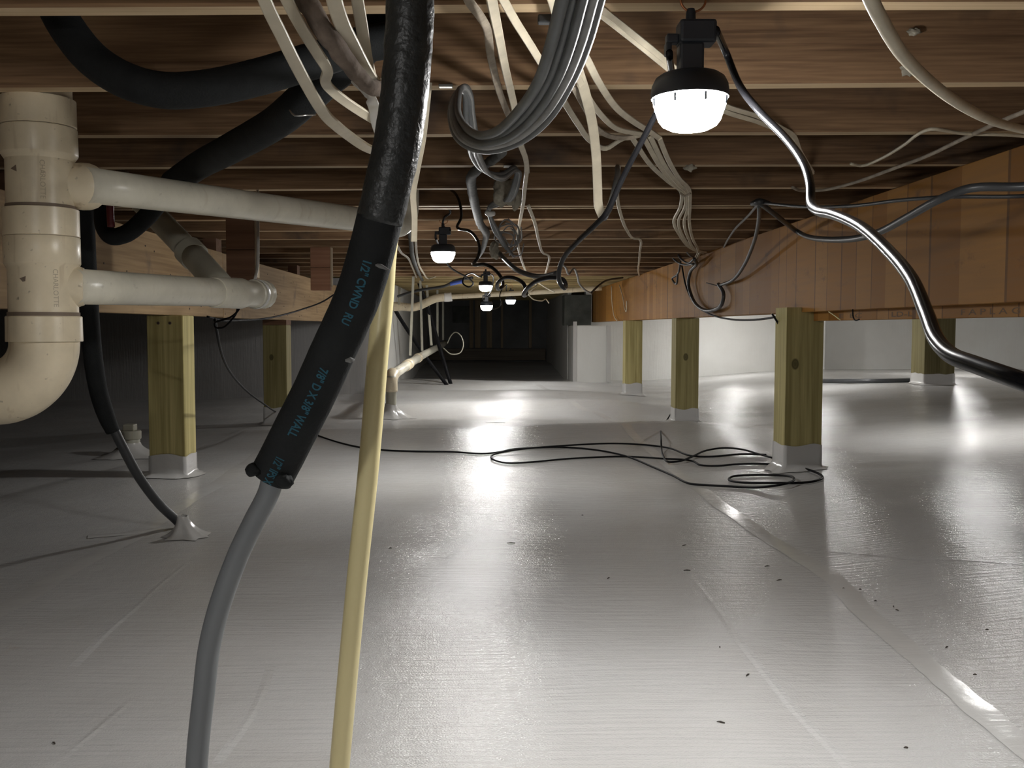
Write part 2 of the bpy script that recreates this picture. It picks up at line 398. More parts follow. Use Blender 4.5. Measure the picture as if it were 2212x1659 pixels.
# ------------------------------------------------------------------ ceiling with its joists
JB = EYE + 0.406
ceil = box('ceiling', -6, 8, -2.2, 15.2, JB + 0.235, JB + 0.26, M['subfloor'], kind='structure')
jm = bpy.data.meshes.new('joist')
def joist(n, Y, mat, thick=0.038, drop=0.0):
    x0, x1 = -5.9, 7.9
    seg = 46; vs, fs = [], []
    for i in range(seg + 1):
        x = x0 + (x1 - x0) * i / seg
        yy = Y - 0.022 * x
        wob = 0.0022 * noise.noise(Vector((x * 1.7, n * 9.1, 0.3)))
        wane = 0.004 * max(0, noise.noise(Vector((x * 2.3, n * 5.7, 4.0))) - 0.25)
        zb = JB - drop + wob
        vs += [(x, yy, JB + 0.233), (x, yy, zb + 0.004 + wane * 2), (x, yy + 0.003 + wane, zb), (x, yy + thick - 0.003, zb), (x, yy + thick, zb + 0.003), (x, yy + thick, JB + 0.233)]
    for i in range(seg):
        for k in range(6):
            h = (k + 1) % 6
            fs.append((i * 6 + k, i * 6 + h, (i + 1) * 6 + h, (i + 1) * 6 + k))
    fs.append((0, 5, 4, 3, 2, 1)); fs.append(tuple(seg * 6 + k for k in range(6)))
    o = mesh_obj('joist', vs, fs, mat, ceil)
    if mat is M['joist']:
        o.data.materials.append(M['joist_lit_edge'])
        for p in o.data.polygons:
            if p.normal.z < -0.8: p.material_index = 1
    return o
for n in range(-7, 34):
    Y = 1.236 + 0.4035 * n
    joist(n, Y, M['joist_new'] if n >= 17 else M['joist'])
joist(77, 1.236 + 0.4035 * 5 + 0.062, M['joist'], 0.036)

# ------------------------------------------------------------------ walls
def wall(name, x0, x1, y0, y1, z0, z1, mat): return box(name, x0, x1, y0, y1, z0, z1, mat, kind='structure')
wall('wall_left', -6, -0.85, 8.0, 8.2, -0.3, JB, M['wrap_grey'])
wall('wall_passage_left', -1.0, -0.85, 8.2, 14.6, -0.3, JB, M['wrap'])
wall('wall_passage_right', 0.95, 1.15, 10.95, 14.6, -0.3, EYE + 0.13, M['wrap'])
wall('wall_right', 1.15, 3.86, 10.9, 11.1, -0.3, JB, M['wrap'])
wall('wall_right_recess', 3.86, 8, 11.3, 11.5, -0.3, JB, M['wrap'])
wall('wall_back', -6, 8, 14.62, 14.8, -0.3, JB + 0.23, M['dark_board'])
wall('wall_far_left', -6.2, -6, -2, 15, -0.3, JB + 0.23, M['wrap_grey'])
wall('wall_far_right', 8, 8.2, -2, 15, -0.3, JB + 0.23, M['wrap'])
wall('wall_front', -6, 8, -2.2, -2, -0.3, JB + 0.23, M['wrap'])

# ------------------------------------------------------------------ girders and posts
beam = thing('laminated_beam', 'orange laminated wood beam carried on the right row of posts', 'beam', (1.245, 5.3, EYE + 0.057))
box('ply', 1.2, 1.244, -1.2, 10.75, EYE + 0.057, JB - 0.001, M['lvl'], beam, 0.002)
low_ply = box('ply', 1.2445, 1.29, -1.2, 3.72, EYE + 0.024, JB - 0.001, M['lvl'], beam, 0.002)
box('ply', 1.2445, 1.29, 3.725, 10.75, EYE + 0.057, JB - 0.001, M['lvl'], beam, 0.002)
gird = thing('timber_girder', 'old brown timber girder over the left row of posts', 'beam', (-1.27, 3.5, EYE + 0.047))
box('plank', -1.24, -1.2, -1.2, 4.45, EYE + 0.0466, EYE + 0.343, M['girder'], gird, 0.003)
box('plank', -1.24, -1.2, 4.455, 7.98, EYE + 0.044, EYE + 0.340, M['girder'], gird, 0.003)
box('plank', -1.282, -1.2415, -1.2, 7.98, EYE + 0.050, EYE + 0.343, M['girder'], gird, 0.003)
nl = MB()
for i in range(60):
    y = 2.2 + i * 0.095 + random.uniform(-.03, .03); z = EYE + random.choice([0.075, 0.12, 0.2, 0.28]) + random.uniform(-.015, .015)
    lathe_mb([(0.0035, 0), (0.003, 0.0015)], Vector((-1.2, y, z)), Vector((1, 0, 0)), 8, nl)
nl.obj('nail_head', M['rust'], gird, kind='stuff')
for i, Y in enumerate((2.55, 4.4, 6.3)):                                    # spacers the joists bear on
    box('shim', -1.275, -1.215, Y, Y + 0.09, EYE + 0.3435, JB - 0.003, M['block'], gird)

def wrap_mb(x0, x1, y0, y1, z0, z1, flare=0.03, seed=0, ntop=0.006):
    """a crumpled sheet taped round the foot of a post, spreading onto the ground"""
    mb = MB(); per = []
    n = 10
    c = [(x0, y0), (x1, y0), (x1, y1), (x0, y1)]
    for k in range(4):
        a, b = c[k], c[(k + 1) % 4]
        for i in range(n): per.append((a[0] + (b[0] - a[0]) * i / n, a[1] + (b[1] - a[1]) * i / n))
    cx, cy = (x0 + x1) / 2, (y0 + y1) / 2; L = 7; vs, fs = [], []
    for l in range(L):
        s = l / (L - 1)
        for i, (x, y) in enumerate(per):
            d = Vector((x - cx, y - cy, 0)); u = d.normalized()
            nz = noise.noise(Vector((x * 30, y * 30, s * 4 + seed)))
            out = 0.002 + 0.0022 * (nz + 0.6) * s + (flare * ((s - 0.72) / 0.28) ** 1.6 * (1 + 0.9 * noise.noise(Vector((x * 22, y * 22, seed + 9)))) if s > 0.72 else 0)
            px, py = x + u.x * out * 1.3, y + u.y * out * 1.3
            zt = z1 + 0.014 * noise.noise(Vector((x * 14, y * 14, seed + 2)))
            zb = FL(px, py) + 0.002 + 0.003 * abs(nz)
            zz = zt + (z0 + 0.012 - zt) * min(1, s / 0.72) if s <= 0.72 else z0 + 0.012 + (zb - z0 - 0.012) * ((s - 0.72) / 0.28)
            vs.append((px, py, zz))
    m = len(per)
    for l in range(L - 1):
        for i in range(m):
            h = (i + 1) % m
            fs.append((l * m + i, l * m + h, (l + 1) * m + h, (l + 1) * m + i))
    mb.add(vs, fs); return mb
def post(x0, x1, y0, dep, ztop, mat, label, wrap_h, lip=None, seed=0, shim=False):
    y1 = y0 + dep; zb = min(FL(x0, y0), FL(x1, y0), FL(x0, y1), FL(x1, y1)) - 0.01
    zf = max(FL(x0, y0), FL(x1, y0))
    t = thing('wooden_post', label, 'post', ((x0 + x1) / 2, (y0 + y1) / 2, zf), 'posts under the beams')
    mb = MB()
    if lip is None: mb.box(x0, x1, y0, y1, zb, ztop, 0.004)
    else:
        xl, zl = lip
        pr = [(x0, zb), (x1, zb), (x1, ztop), (1.2443, ztop), (1.2443, EYE + .0567), (xl, EYE + .0567), (xl, zl), (x0, zl)]; k = len(pr)
        vs = [(x, y0, z) for x, z in pr] + [(x, y1, z) for x, z in pr]
        mb.add(vs, [tuple(range(k)), tuple(range(2 * k - 1, k - 1, -1))] + [(i, i + k, (i + 1) % k + k, (i + 1) % k) for i in range(k)])
    mb.obj('timber', mat, t)
    wrap_mb(x0, x1, y0, y1, zf, zf + wrap_h, 0.028, seed).obj('base_wrap', M['tape'], t, True)
    return t
BB = EYE + 0.0565
post(1.143, 1.283, 3.64, 0.14, EYE + 0.0235, post_mat('post_knot_a', [(-0.035, 0.105, 0.016)]), 'nearest post on the right with a big dark knot', 0.09, (1.1985, EYE + 0.075), 1)
post(1.161, 1.301, 5.82, 0.14, BB - 0.0005, post_mat('post_knot_b', [(-0.01, 0.09, 0.017)], 0.8), 'middle post of the right row, with one knot', 0.085, None, 2)
post(1.156, 1.296, 7.87, 0.14, BB - 0.0005, post_mat('post_knot_c', [], 0.95), 'smallest post of the right row, beside the wrapped pier', 0.09, None, 3)
post(3.48, 3.72, 7.6, 0.24, JB - 0.001, post_mat('post_shaded', [], 0.38), 'thick greenish post, coloured dark as if shaded, behind the right beam', 0.085, None, 4)  # wood colour scaled down for the shade this post stands in
GB = EYE + 0.0461
lp = post(-1.29, -1.15, 3.69, 0.14, GB, post_mat('post_left', []), 'tall post under the left girder, nearest the drain stack', 0.085, None, 5)
for x in (-1.245, -1.2):
    lathe('screw_head', [(0.006, 0), (0.005, 0.004)], Vector((x, 3.69, GB - 0.03)), Vector((0, -1, 0)), M['rust'], lp, 8)

p2 = post(-1.307, -1.167, 5.7, 0.14, GB - 0.032, post_mat('post_left_knot', [(-0.02, 0.11, 0.014)], 0.62), 'post behind the black foam sleeve on the left, with a round knot', 0.1, None, 6)
box('shim', -1.307, -1.167, 5.7, 5.84, GB - 0.0315, GB - 0.003, M['block'], p2)

# ------------------------------------------------------------------ far end: pier, blocks, studs
pier = thing('wrapped_pier', 'low pier wrapped in white sheet at the end of the orange beam', 'pier', (1.14, 10.5, FL(1.14, 10.2)))
mb = MB().box(0.95, 1.34, 10.2, 10.89, -0.05, EYE + 0.022, 0.012); mb.obj('wrapping', M['wrap'], pier)
box('edge_strip', 0.944, 0.985, 10.188, 10.199, 0.0, EYE + 0.06, M['tape'], pier, 0.002)
box('edge_strip', 1.30, 1.346, 10.188, 10.199, 0.0, EYE + 0.02, M['tape'], pier, 0.002)
tag(box('beam_seat_block', 0.885, 1.18, 10.6, 10.9, EYE + 0.0225, JB - 0.05, M['concrete'], None, 0.006), 'dark grey block in the wall pocket where the orange beam ends', 'block')
tag(box('insulation_board', 0.955, 1.0, 11.0, 14.5, EYE + 0.1302, JB - 0.004, M['wrap'], None, 0.004), 'pale insulation board above the right side of the dark passage', 'panel')
for u0, u1, d in ((1014, 1022, 0), (1026, 1038, 1), (1051, 1063, 1), (1082, 1087, 0), (1143, 1149, 0)):
    a, b = P(u0, 700, 14.5), P(u1, 700, 14.5)
    lab = {1014: 'thin dark stud leftmost on the far passage wall', 1026: 'wide stud left of the middle on the far passage wall', 1051: 'wide stud under the hanging lamp on the far passage wall', 1082: 'thin stud right of the middle on the far passage wall', 1143: 'thin stud rightmost on the far passage wall'}[u0]
    tag(box('wall_stud', a.x, b.x, 14.54, 14.615, P(0, 752, 14.5).z + 0.002, JB - 0.002, M['stud'], None, 0.003), lab, 'stud', 'studs on the far wall')
tag(box('sill_timber', -0.84, 0.93, 14.5, 14.615, P(0, 778, 14.5).z, P(0, 753, 14.5).z, M['dark_wood'], None, 0.004), 'long dark sill timber along the foot of the far passage wall', 'timber')
tag(box('backing_board', -0.47, -0.2, 14.58, 14.615, EYE + 0.07, EYE + 0.32, M['concrete'], None, 0.003), 'grey board on the upper left of the far passage wall', 'board')

# ------------------------------------------------------------------ lamps
def lamp(c, label, mains=True, ring=False):
    """c: centre of the lens' upper rim"""
    s = 1.0
    t = thing('work_lamp', label, 'lamp', c, 'string of hanging work lamps')
    c = Vector(c); Z = Vector((0, 0, 1))
    lens_p = [(0.0485, -0.001), (0.0495, -0.006), (0.046, -0.016), (0.042, -0.028), (0.036, -0.036), (0.026, -0.041), (0.0001, -0.0425)]
    le = lathe('lens', lens_p[:-2], c, Z, M['lens'], t, 16)
    lathe('diode_board', [(0.0355, -0.0362), (0.026, -0.041), (0.0001, -0.0425)], c, Z, M['diodes'], t, 12)
    lathe('housing', [(0.044, 0.0), (0.0515, 0.0), (0.052, 0.006), (0.0505, 0.017), (0.046, 0.026), (0.039, 0.031), (0.020, 0.032)], c, Z, M['lamp_black'], t, 28)
    box('neck', c.x - 0.016, c.x + 0.016, c.y - 0.014, c.y + 0.014, c.z + 0.030, c.z + 0.071, M['lamp_black'], t, 0.003)
    box('socket_block', c.x - 0.017, c.x + 0.032, c.y - 0.017, c.y + 0.017, c.z + 0.0705, c.z + 0.101, M['lamp_black'], t, 0.004)
    mb = MB().box(c.x - 0.033, c.x - 0.0165, c.y - 0.008, c.y + 0.008, c.z + 0.072, c.z + 0.084, 0.002)
    mb.box(c.x - 0.034, c.x - 0.026, c.y - 0.008, c.y + 0.008, c.z + 0.056, c.z + 0.0735, 0.002); mb.obj('cord_grip', M['lamp_black'], t)
    lathe('hanger_stub', [(0.007, 0.1005), (0.0065, 0.112), (0.005, 0.118)], c, Z, M['lamp_black'], t, 14)
    pts = [c + Vector((0.017 * math.cos(q) + 0.003, 0, 0.131 + 0.017 * math.sin(q))) for q in [2 * math.pi * i / 16 for i in range(17)]]
    tube('wire_ring', pts, 0.0017, M['copper'], t, segs=6, res=2)
    rb = MB()
    for k in range(8):
        q = 2 * math.pi * k / 8 + 0.2; d = Vector((math.cos(q), math.sin(q), 0))
        tube_mb([c + d * 0.0505 + Z * -0.002, c + d * 0.0497 + Z * -0.012], 0.0018, 5, 1, mb=rb)
    rb.obj('lens_rib', M['lamp_black'], t, True, 'stuff')
    if c.z + .146 * .93 < JB - .003:
        a = c + Vector((.003, 0, .147)); e = Vector((a.x, a.y, c.z + (JB + .002 - c.z) / .93)); tube('hook', [a, a.lerp(e, .5), e], 0.0017, M['copper'], t, segs=6, res=2)
    t.scale = (.93, .93, .93)
    return c
def JY(n, x): return 1.236 + 0.4035 * n + 0.019 - 0.022 * x
L1 = lamp(P(1490, 213, 1.222), 'biggest hanging work lamp, glowing near the upper right of the picture')
L2 = lamp(P(957, 545, JY(6, -.15)), 'glowing lamp just right of the black foam sleeve')
L3 = lamp(P(1049, 617, JY(13, 0)), 'small lamp below the tangle of curly black cord')
L4 = lamp(P(1051, 660, JY(15, 0)), 'lowest of the small far lamps, in front of the dark passage')
L5 = lamp(P(1103, 648, JY(19, .2)), 'rightmost of the small far lamps')
def hid(n, x, label): lamp(Vector((x, JY(n, x), EYE + 0.262)), label)
hid(-4, -0.5, 'added lamp behind the camera, out of view, lightening the near floor')  # unseen lamp, added to brighten the foreground
hid(8, 2.37, 'lamp hidden behind the near end of the orange beam')
hid(17, 2.75, 'lamp hidden behind the middle of the orange beam')
hid(20, 4.5, 'lamp hidden beyond the thick dark post')
hid(22, 2.6, 'lamp hidden by the bright right wall')
hid(20, 6.3, 'added lamp out of view far to the right, brightening the recessed wall')  # extra unseen lamp, put in to lift the recessed wall
hid(15, 5.2, 'lamp out of view to the right, level with the dark thick post')

# ------------------------------------------------------------------ drain stack on the left
SY = 1.75
def zs(v): return P(90, v, SY).z
sx0 = P(85, 330, SY).x; sx1 = P(97, 700, SY).x
stk = thing('pvc_drain_stack', 'cream plastic drain stack with two side branches and an elbow', 'pipe', (sx0, SY, zs(740)))
def ax(v): return Vector((sx0 + (sx1 - sx0) * (v - 330) / 370 * 0.35, SY, zs(v)))
def seg(name, prof, mat=M['pvc']):
    v0 = prof[-1][1]; o = ax(v0); pr = [(r, zs(v) - o.z) for r, v in reversed(prof)]
    return lathe(name, pr, o, Vector((0, 0, 1)), mat, stk, 48)
pz = zs(214)
lathe('pipe', [(0.0575, 0), (0.0575, JB + 0.10 - pz)], ax(216), Vector((0, 0, 1)), M['pvc'], stk, 48)
seg('coupling', [(0.0585, 214), (0.0635, 216), (0.0640, 274), (0.0625, 276)])
seg('joint_gap', [(0.061, 274), (0.061, 279)], M['pvc_joint'])
tee1 = seg('tee', [(0.0635, 277.5), (0.0645, 279), (0.0650, 334), (0.0645, 336), (0.0575, 348), (0.0575, 446)])
seg('joint_gap', [(0.0590, 445), (0.0590, 453)], M['pvc_joint'])
seg('coupling', [(0.0615, 452), (0.0640, 453), (0.0645, 511), (0.0630, 512.5)])
seg('joint_gap', [(0.0620, 510), (0.0620, 515)], M['pvc_joint'])
tee2 = seg('tee', [(0.0640, 513.5), (0.0645, 515), (0.0645, 570), (0.0640, 571), (0.0590, 581), (0.0590, 676)])
seg('joint_gap', [(0.0610, 675), (0.0610, 684)], M['pvc_joint'])
ez = zs(738)
el = thing('x', 'x', 'x', (0, 0, 0)); bpy.data.objects.remove(el)
seg('hub', [(0.0630, 683), (0.0645, 685), (0.0650, 737), (0.0640, 738)])
e0 = ax(738); R = 0.092
pts = [e0 + Vector((0, 0, 0.02))] + [e0 + Vector((-R + R * math.cos(q), 0, -R * math.sin(q))) for q in [i * math.pi / 16 for i in range(9)]] + [e0 + Vector((-R - 0.35, -0.02, -R - 0.006))]
tube('elbow', pts, 0.0595, M['pvc'], stk, segs=40, res=4)
# mould marks and raised maker's lettering on the fittings
FLIP = -1
def stack_text(tee, txt, v0, v1, ang, r):
    a, b = ax(v0), ax(v1); path = [a.lerp(b, i / 10) for i in range(11)]
    vs, fs = text_mesh(txt, 0.0125); wdt = max(v.x for v in vs)
    return text_on_tube('lettering', txt, 0.0125, path, r, 0, ang, M['pvc_mark'], tee, Vector((0, -1, 0)), FLIP, (a - b).length / wdt)
stack_text(tee1, 'CHARLOTTE', 355, 437, -0.50, 0.0577)
stack_text(tee2, 'CHARLOTTE', 584, 664, -0.78, 0.0592)
def mark(tee, v, ang, r, tri):
    c = ax(v); o = []
    for du, dz in tri:
        q = ang + du / r; o.append(Vector((c.x + math.sin(q) * (r + 0.0005), c.y - math.cos(q) * (r + 0.0005), c.z + dz)))
    mesh_obj('mould_mark', o, [tuple(range(len(o)))], M['pvc_joint'], tee)
mark(tee1, 374, -0.38, 0.0576, [(-0.007, 0), (0.006, 0.006), (0.007, -0.006)])
mark(tee2, 606, -0.15, 0.0591, [(-0.006, 0.001), (0.006, 0.005), (0.005, -0.004), (0.0, -0.005)])
# upper branch, running away to the right
b0 = P(88, 400, SY); b1 = P(205, 402, 1.78); b2 = P(775, 474, 2.66); bd = (b2 - b1).normalized()
aa = ax(400); ad = (b1 - aa); al = ad.length; ad.normalize(); ad = (ad + bd * 0.25).normalized()
lathe('tee_arm', [(0.038, 0.02), (0.040, al - .045), (0.043, al - .022), (0.0425, al - .008), (0.038, al + .004), (0.033, al + .010)], aa, ad, M['pvc'], stk, 32)
tube('branch_pipe', [b1 - bd * 0.02, b1.lerp(b2, .3), b1.lerp(b2, .65), b2, b2 + bd * 0.2], 0.0325, M['pvc_pipe'], stk, segs=28, res=2)
e = b2 + bd * 0.19
tube('bend', [e, e + bd * 0.05, e + bd * 0.09 + Vector((0, 0, .03)), e + bd * 0.1 + Vector((0, 0, .12))], 0.036, M['pvc_pipe'], stk, segs=24, res=5)
# lower branch with its wye and cap
c1 = P(165, 619, 1.76); c2 = P(570, 636, 2.50); cdn = (c2 - c1).normalized(); CL = (c2 - c1).length
aa = ax(617); ad = (c1 - aa); al = ad.length; ad.normalize()
lathe('tee_arm', [(0.044, 0.02), (0.040, al - .02), (0.037, al + .004), (0.034, al + .012)], aa, (ad + cdn * .15).normalized(), M['pvc'], stk, 32)
tube('branch_pipe', [c1 - cdn * .01, c1.lerp(c2, .5), c2 - cdn * 0.16], 0.0325, M['pvc_pipe'], stk, segs=28, res=3)
wye = lathe('wye', [(0.0345, CL - 0.26), (0.0365, CL - 0.255), (0.0365, CL - 0.175), (0.0375, CL - 0.17), (0.0375, CL - 0.13), (0.0355, CL - 0.128), (0.0335, CL - 0.125)], c1, cdn, M['pvc_pipe'], stk, 32)
lathe('end_cap', [(0.0335, CL - 0.13), (0.0335, CL - 0.06), (0.0365, CL - 0.058), (0.0365, CL - 0.03), (0.033, CL - 0.028), (0.033, CL - 0.02), (0.037, CL - 0.018), (0.037, CL), (0.034, CL + 0.004)], c1, cdn, M['pvc_pipe'], stk, 14)
w0 = c1 + cdn * (CL - 0.2); w1 = P(414, 548, 2.50); w2 = P(300, 430, 2.62)
wd = (w1 - w0).normalized()
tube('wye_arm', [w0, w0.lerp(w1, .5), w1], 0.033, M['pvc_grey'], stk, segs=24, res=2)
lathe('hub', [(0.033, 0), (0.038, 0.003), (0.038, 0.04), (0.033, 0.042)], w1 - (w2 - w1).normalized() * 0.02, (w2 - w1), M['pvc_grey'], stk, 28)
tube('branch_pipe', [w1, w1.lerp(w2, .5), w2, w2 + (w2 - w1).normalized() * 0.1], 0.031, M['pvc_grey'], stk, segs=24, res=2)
sp = c1 + cdn * (CL - 0.045)
ring = [sp + (Vector((0, 0, 1)) * math.cos(q) + cdn.cross(Vector((0, 0, 1))) * math.sin(q)) * 0.0375 for q in [2 * math.pi * i / 20 for i in range(21)]]
tp = P(556, 409, 2.875); tp.z = JB - .001
st = thing('pipe_strap', 'pale perforated strap holding up the capped end of the lower branch', 'strap', tp)
tube('band', ring, 0.002, M['white_tie'], st, segs=6, res=1, flat=(0.006, 0.0008), ref=Vector((0, 0, 1)))
tube('drop', [tp, P(557, 560, 2.60), sp + Vector((0, -0.005, 0.038))], 0.002, M['white_tie'], st, segs=6, res=4, flat=(0.0045, 0.0008))

# hanging blocks below the joists
def hblock(u0, u1, v0, vm, v1, Y, mat, label):
    a, b = P(u0, v0, Y), P(u1, v1, Y); zm = P(u0, vm, Y).z
    t = thing('hanging_block', label, 'block', ((a.x + b.x) / 2, Y + 0.02, b.z), 'blocks hung below the left joists')
    box('upper_board', a.x, b.x, Y, Y + 0.038, zm + 0.001, JB - 0.001, mat, t, 0.002)
    box('lower_board', a.x, b.x, Y, Y + 0.038, b.z, zm - 0.0005, mat, t, 0.002)
    box('edge_trim', b.x + 0.0005, b.x + 0.007, Y, Y + 0.038, b.z + 0.02, JB - 0.005, M['stud'], t)
hblock(487, 551, 470, 539, 612, 3.27, M['block'], 'dark brown hanging block behind the capped drain branch')
hblock(670, 714, 533, 578, 627, 4.888, M['block_red'], 'reddish hanging block just left of the black foam sleeve')

# ------------------------------------------------------------------ insulated water pipes
FP = [(886, -25, .84), (886, 0, .84), (882, 100, .842), (874, 200, .845), (858, 310, .85), (838, 400, .855), (820, 476, .86)]
FQ = [(820, 474, .86), (798, 560, .862), (773, 640, .866), (746, 702, .87), (719, 760, .874), (683, 840, .878), (640, 925, .882), (602, 1000, .886), (586, 1030, .888)]
main = thing('insulated_water_pipe', 'grey water pipe in a thick black foam sleeve, crossing the foreground', 'pipe', P(420, 1659, .9))
fpath = [P(*p) for p in FP]; top = fpath[0] + Vector((0, 0.02, 0.12))
tube('foam_sleeve', [top + Vector((0, 0.03, 0.1)), top] + fpath, 0.0208, M['foam_old'], main, segs=36, res=8, rough=0.035)
qpath = [P(*p) for p in FQ]
fs2 = tube('foam_sleeve', qpath, 0.0205, M['foam'], main, segs=36, res=10, rough=0.01)
qs = spline(qpath, 10)
tube('torn_lip', [P(556, 1008, .872), P(549, 1017, .872), P(552, 1022, .873)], [0.006, 0.0085, 0.005], M['foam'], main, segs=10, res=4)
tube('torn_lip', [P(598, 1028, .868), P(617, 1040, .868), P(632, 1036, .87)], [0.005, 0.007, 0.004], M['foam'], main, segs=10, res=4)
tube('slit', [P(806, 571, .845), P(822, 575, .845), P(842, 584, .848)], [0.0008, 0.0022, 0.0006], M['dark_board'], main, segs=6, res=4)
tube('slit', [P(746, 779, .856), P(757, 778, .856), P(765, 777, .858)], [0.0012, 0.003, 0.0008], M['dark_board'], main, segs=6, res=4)
GP = [P(*p) for p in [(592, 1010, .888), (582, 1060, .89), (547, 1130, .89), (514, 1200, .89), (474, 1310, .89), (452, 1400, .89), (440, 1500, .89), (428, 1610, .89), (424, 1680, .89), (420, 1900, .89)]]
gl = GP[-1].copy(); gl.z = FL(gl.x, gl.y) - 0.005
tube('pipe', GP + [gl], 0.0103, M['grey_pipe'], main, segs=24, res=8)
def ptext(txt, s0, size, st=1.0): text_on_tube('print', txt, size, qs, 0.0206, s0, -0.12, M['blue_print'], fs2, stretch=st, bold=0.00028)
ptext('1/2" CWND  RU', 0.036, 0.0105, 0.80)
ptext('7/8" D X 3/8" WALL', 0.140, 0.0110, 0.74)
ptext('1/2" IPS X', 0.231, 0.0110, 0.62)

yp = thing('yellow_pipe', 'straight pale yellow plastic pipe rising from the floor behind the foam sleeve', 'pipe', P(733, 1659, 1.02))
YP = [(884, -40, 1.0), (882, 60, 1.0), (872, 220, 1.0), (856, 380, 1.0), (842, 480, 1.0), (833, 560, 1.0), (828, 640, 1.0), (817, 760, 1.0), (797, 1000, 1.01), (766, 1300, 1.02), (733, 1659, 1.02), (722, 1790, 1.02)]
ypl = [P(*p) for p in YP]; e = ypl[-1].copy(); e.z = FL(e.x, e.y) - 0.005; e.x -= 0.01
tube('tube', [ypl[0] + Vector((0, 0.03, 0.16))] + ypl + [e], 0.0110, M['yellow_pipe'], yp, segs=28, res=6)

uf = thing('foam_insulated_pipe', 'fat black foam sleeve curving under the upper left joist', 'pipe', P(125, 35, 1.36))
tube('foam_sleeve', [P(100, -30, 1.42), P(125, 25, 1.40), P(150, 68, 1.39), P(200, 128, 1.38), P(270, 173, 1.37), P(350, 195, 1.37), P(450, 190, 1.37), P(560, 166, 1.37), P(640, 142, 1.38), P(700, 124, 1.39), P(770, 100, 1.40), P(860, 80, 1.42), P(900, 40, 1.46)], 0.0252, M['foam'], uf, segs=28, res=8, rough=0.01)
df = thing('foam_insulated_pipe', 'black foam sleeve slanting down behind the upper drain branch', 'pipe', P(500, 320, 1.6))
tube('foam_sleeve', [P(830, 50, 1.50), P(770, 118, 1.48), P(700, 176, 1.48), P(655, 216, 1.50), P(600, 262, 1.60), P(500, 320, 1.82), P(430, 357, 2.06), P(375, 395, 2.26)], [.027, .027, .027, .027, .0285, .030], M['foam'], df, segs=28, res=8, rough=0.012)
tube('foam_sleeve', [P(372, 397, 2.27), P(340, 440, 2.30), P(310, 475, 2.34), P(270, 506, 2.37), P(240, 510, 2.38), P(224, 488, 2.39), P(221, 450, 2.40), P(221, 420, 2.41), P(221, 395, 2.42)], [.023, .022, .021, .0205, .0205], M['foam'], df, segs=24, res=8, rough=0.012)
tube('red_pipe', [P(240, 395, 2.33), P(238, 450, 2.33), P(240, 490, 2.34)], 0.009, M['red_pipe'], df, segs=14, res=5)
tube('wire_hanger', [P(626, 238, 1.46), P(637, 250, 1.445), P(658, 249, 1.445), P(681, 248, 1.47)], 0.0014, M['steel'], df, segs=6, res=2)
vf = thing('foam_insulated_pipe', 'black pipe beside the drain stack, dropping to the taped hole in the floor', 'pipe', PF(393, 1140))
tube('foam_sleeve', [P(181, 380, 2.5), P(183, 450, 2.5), P(187, 560, 2.5), P(194, 690, 2.5), P(202, 780, 2.51), P(214, 850, 2.53), P(232, 905, 2.55), P(244, 932, 2.56)], [.024, .024, .024, .024, .0225, .018], M['foam'], vf, segs=24, res=7, rough=0.012)
bf = PF(396, 1150)
tube('pipe', [P(228, 890, 2.56), P(262, 960, 2.58), P(300, 1030, 2.62), P(345, 1090, 2.68), P(388, 1132, 2.74), bf + Vector((0, 0, -0.01))], 0.0130, M['dark_cord'], vf, segs=20, res=7)

# ------------------------------------------------------------------ taped boots on the ground
def boot_mb(c, r0, r1, h, lean, seed, mb=None):
    mb = mb or MB(); n, L = 26, 7; vs, fs = [], []
    for l in range(L):
        s = l / (L - 1)
        for i in range(n):
            q = 2 * math.pi * i / n
            k = 1 + (0.08 + 0.42 * s) * noise.noise(Vector((math.cos(q) * 2.2, math.sin(q) * 2.2, seed + s * 0.9))) + 0.10 * s * math.sin(q * 7 + seed)
            r = (r0 + (r1 - r0) * s ** 1.7) * k
            x, y = c.x + lean.x * (1 - s) + math.cos(q) * r, c.y + lean.y * (1 - s) + math.sin(q) * r
            zg = FL(x, y) + 0.002
            vs.append((x, y, zg + h * (1 - s) ** 1.25 * (1 + 0.12 * noise.noise(Vector((q * 2, s * 5, seed))))))
    for l in range(L - 1):
        for i in range(n):
            hh = (i + 1) % n; fs.append((l * n + i, l * n + hh, (l + 1) * n + hh, (l + 1) * n + i))
    mb.add(vs, fs); return mb
bt = boot_mb(PF(404, 1158), 0.0145, 0.062, 0.055, Vector((-0.012, 0.0, 0)), 3.0).obj('tape_boot', M['tape'], None, True)
tag(bt, 'crumpled white tape boot sealing the black pipe into the floor', 'tape')
co_c = PF(282, 985)
co = thing('cleanout_stub', 'short plastic cleanout with a square plug, behind the tall left post', 'pipe', co_c)
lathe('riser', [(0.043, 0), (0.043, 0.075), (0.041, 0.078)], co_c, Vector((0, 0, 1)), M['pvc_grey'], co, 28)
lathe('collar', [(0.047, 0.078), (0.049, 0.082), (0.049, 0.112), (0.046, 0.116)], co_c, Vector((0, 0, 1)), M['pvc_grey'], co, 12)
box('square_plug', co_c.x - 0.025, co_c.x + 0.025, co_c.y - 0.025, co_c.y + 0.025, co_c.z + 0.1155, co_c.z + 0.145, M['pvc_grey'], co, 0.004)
boot_mb(co_c, 0.045, 0.14, 0.06, Vector((0, 0, 0)), 8.0).obj('tape_skirt', M['tape'], co, True)

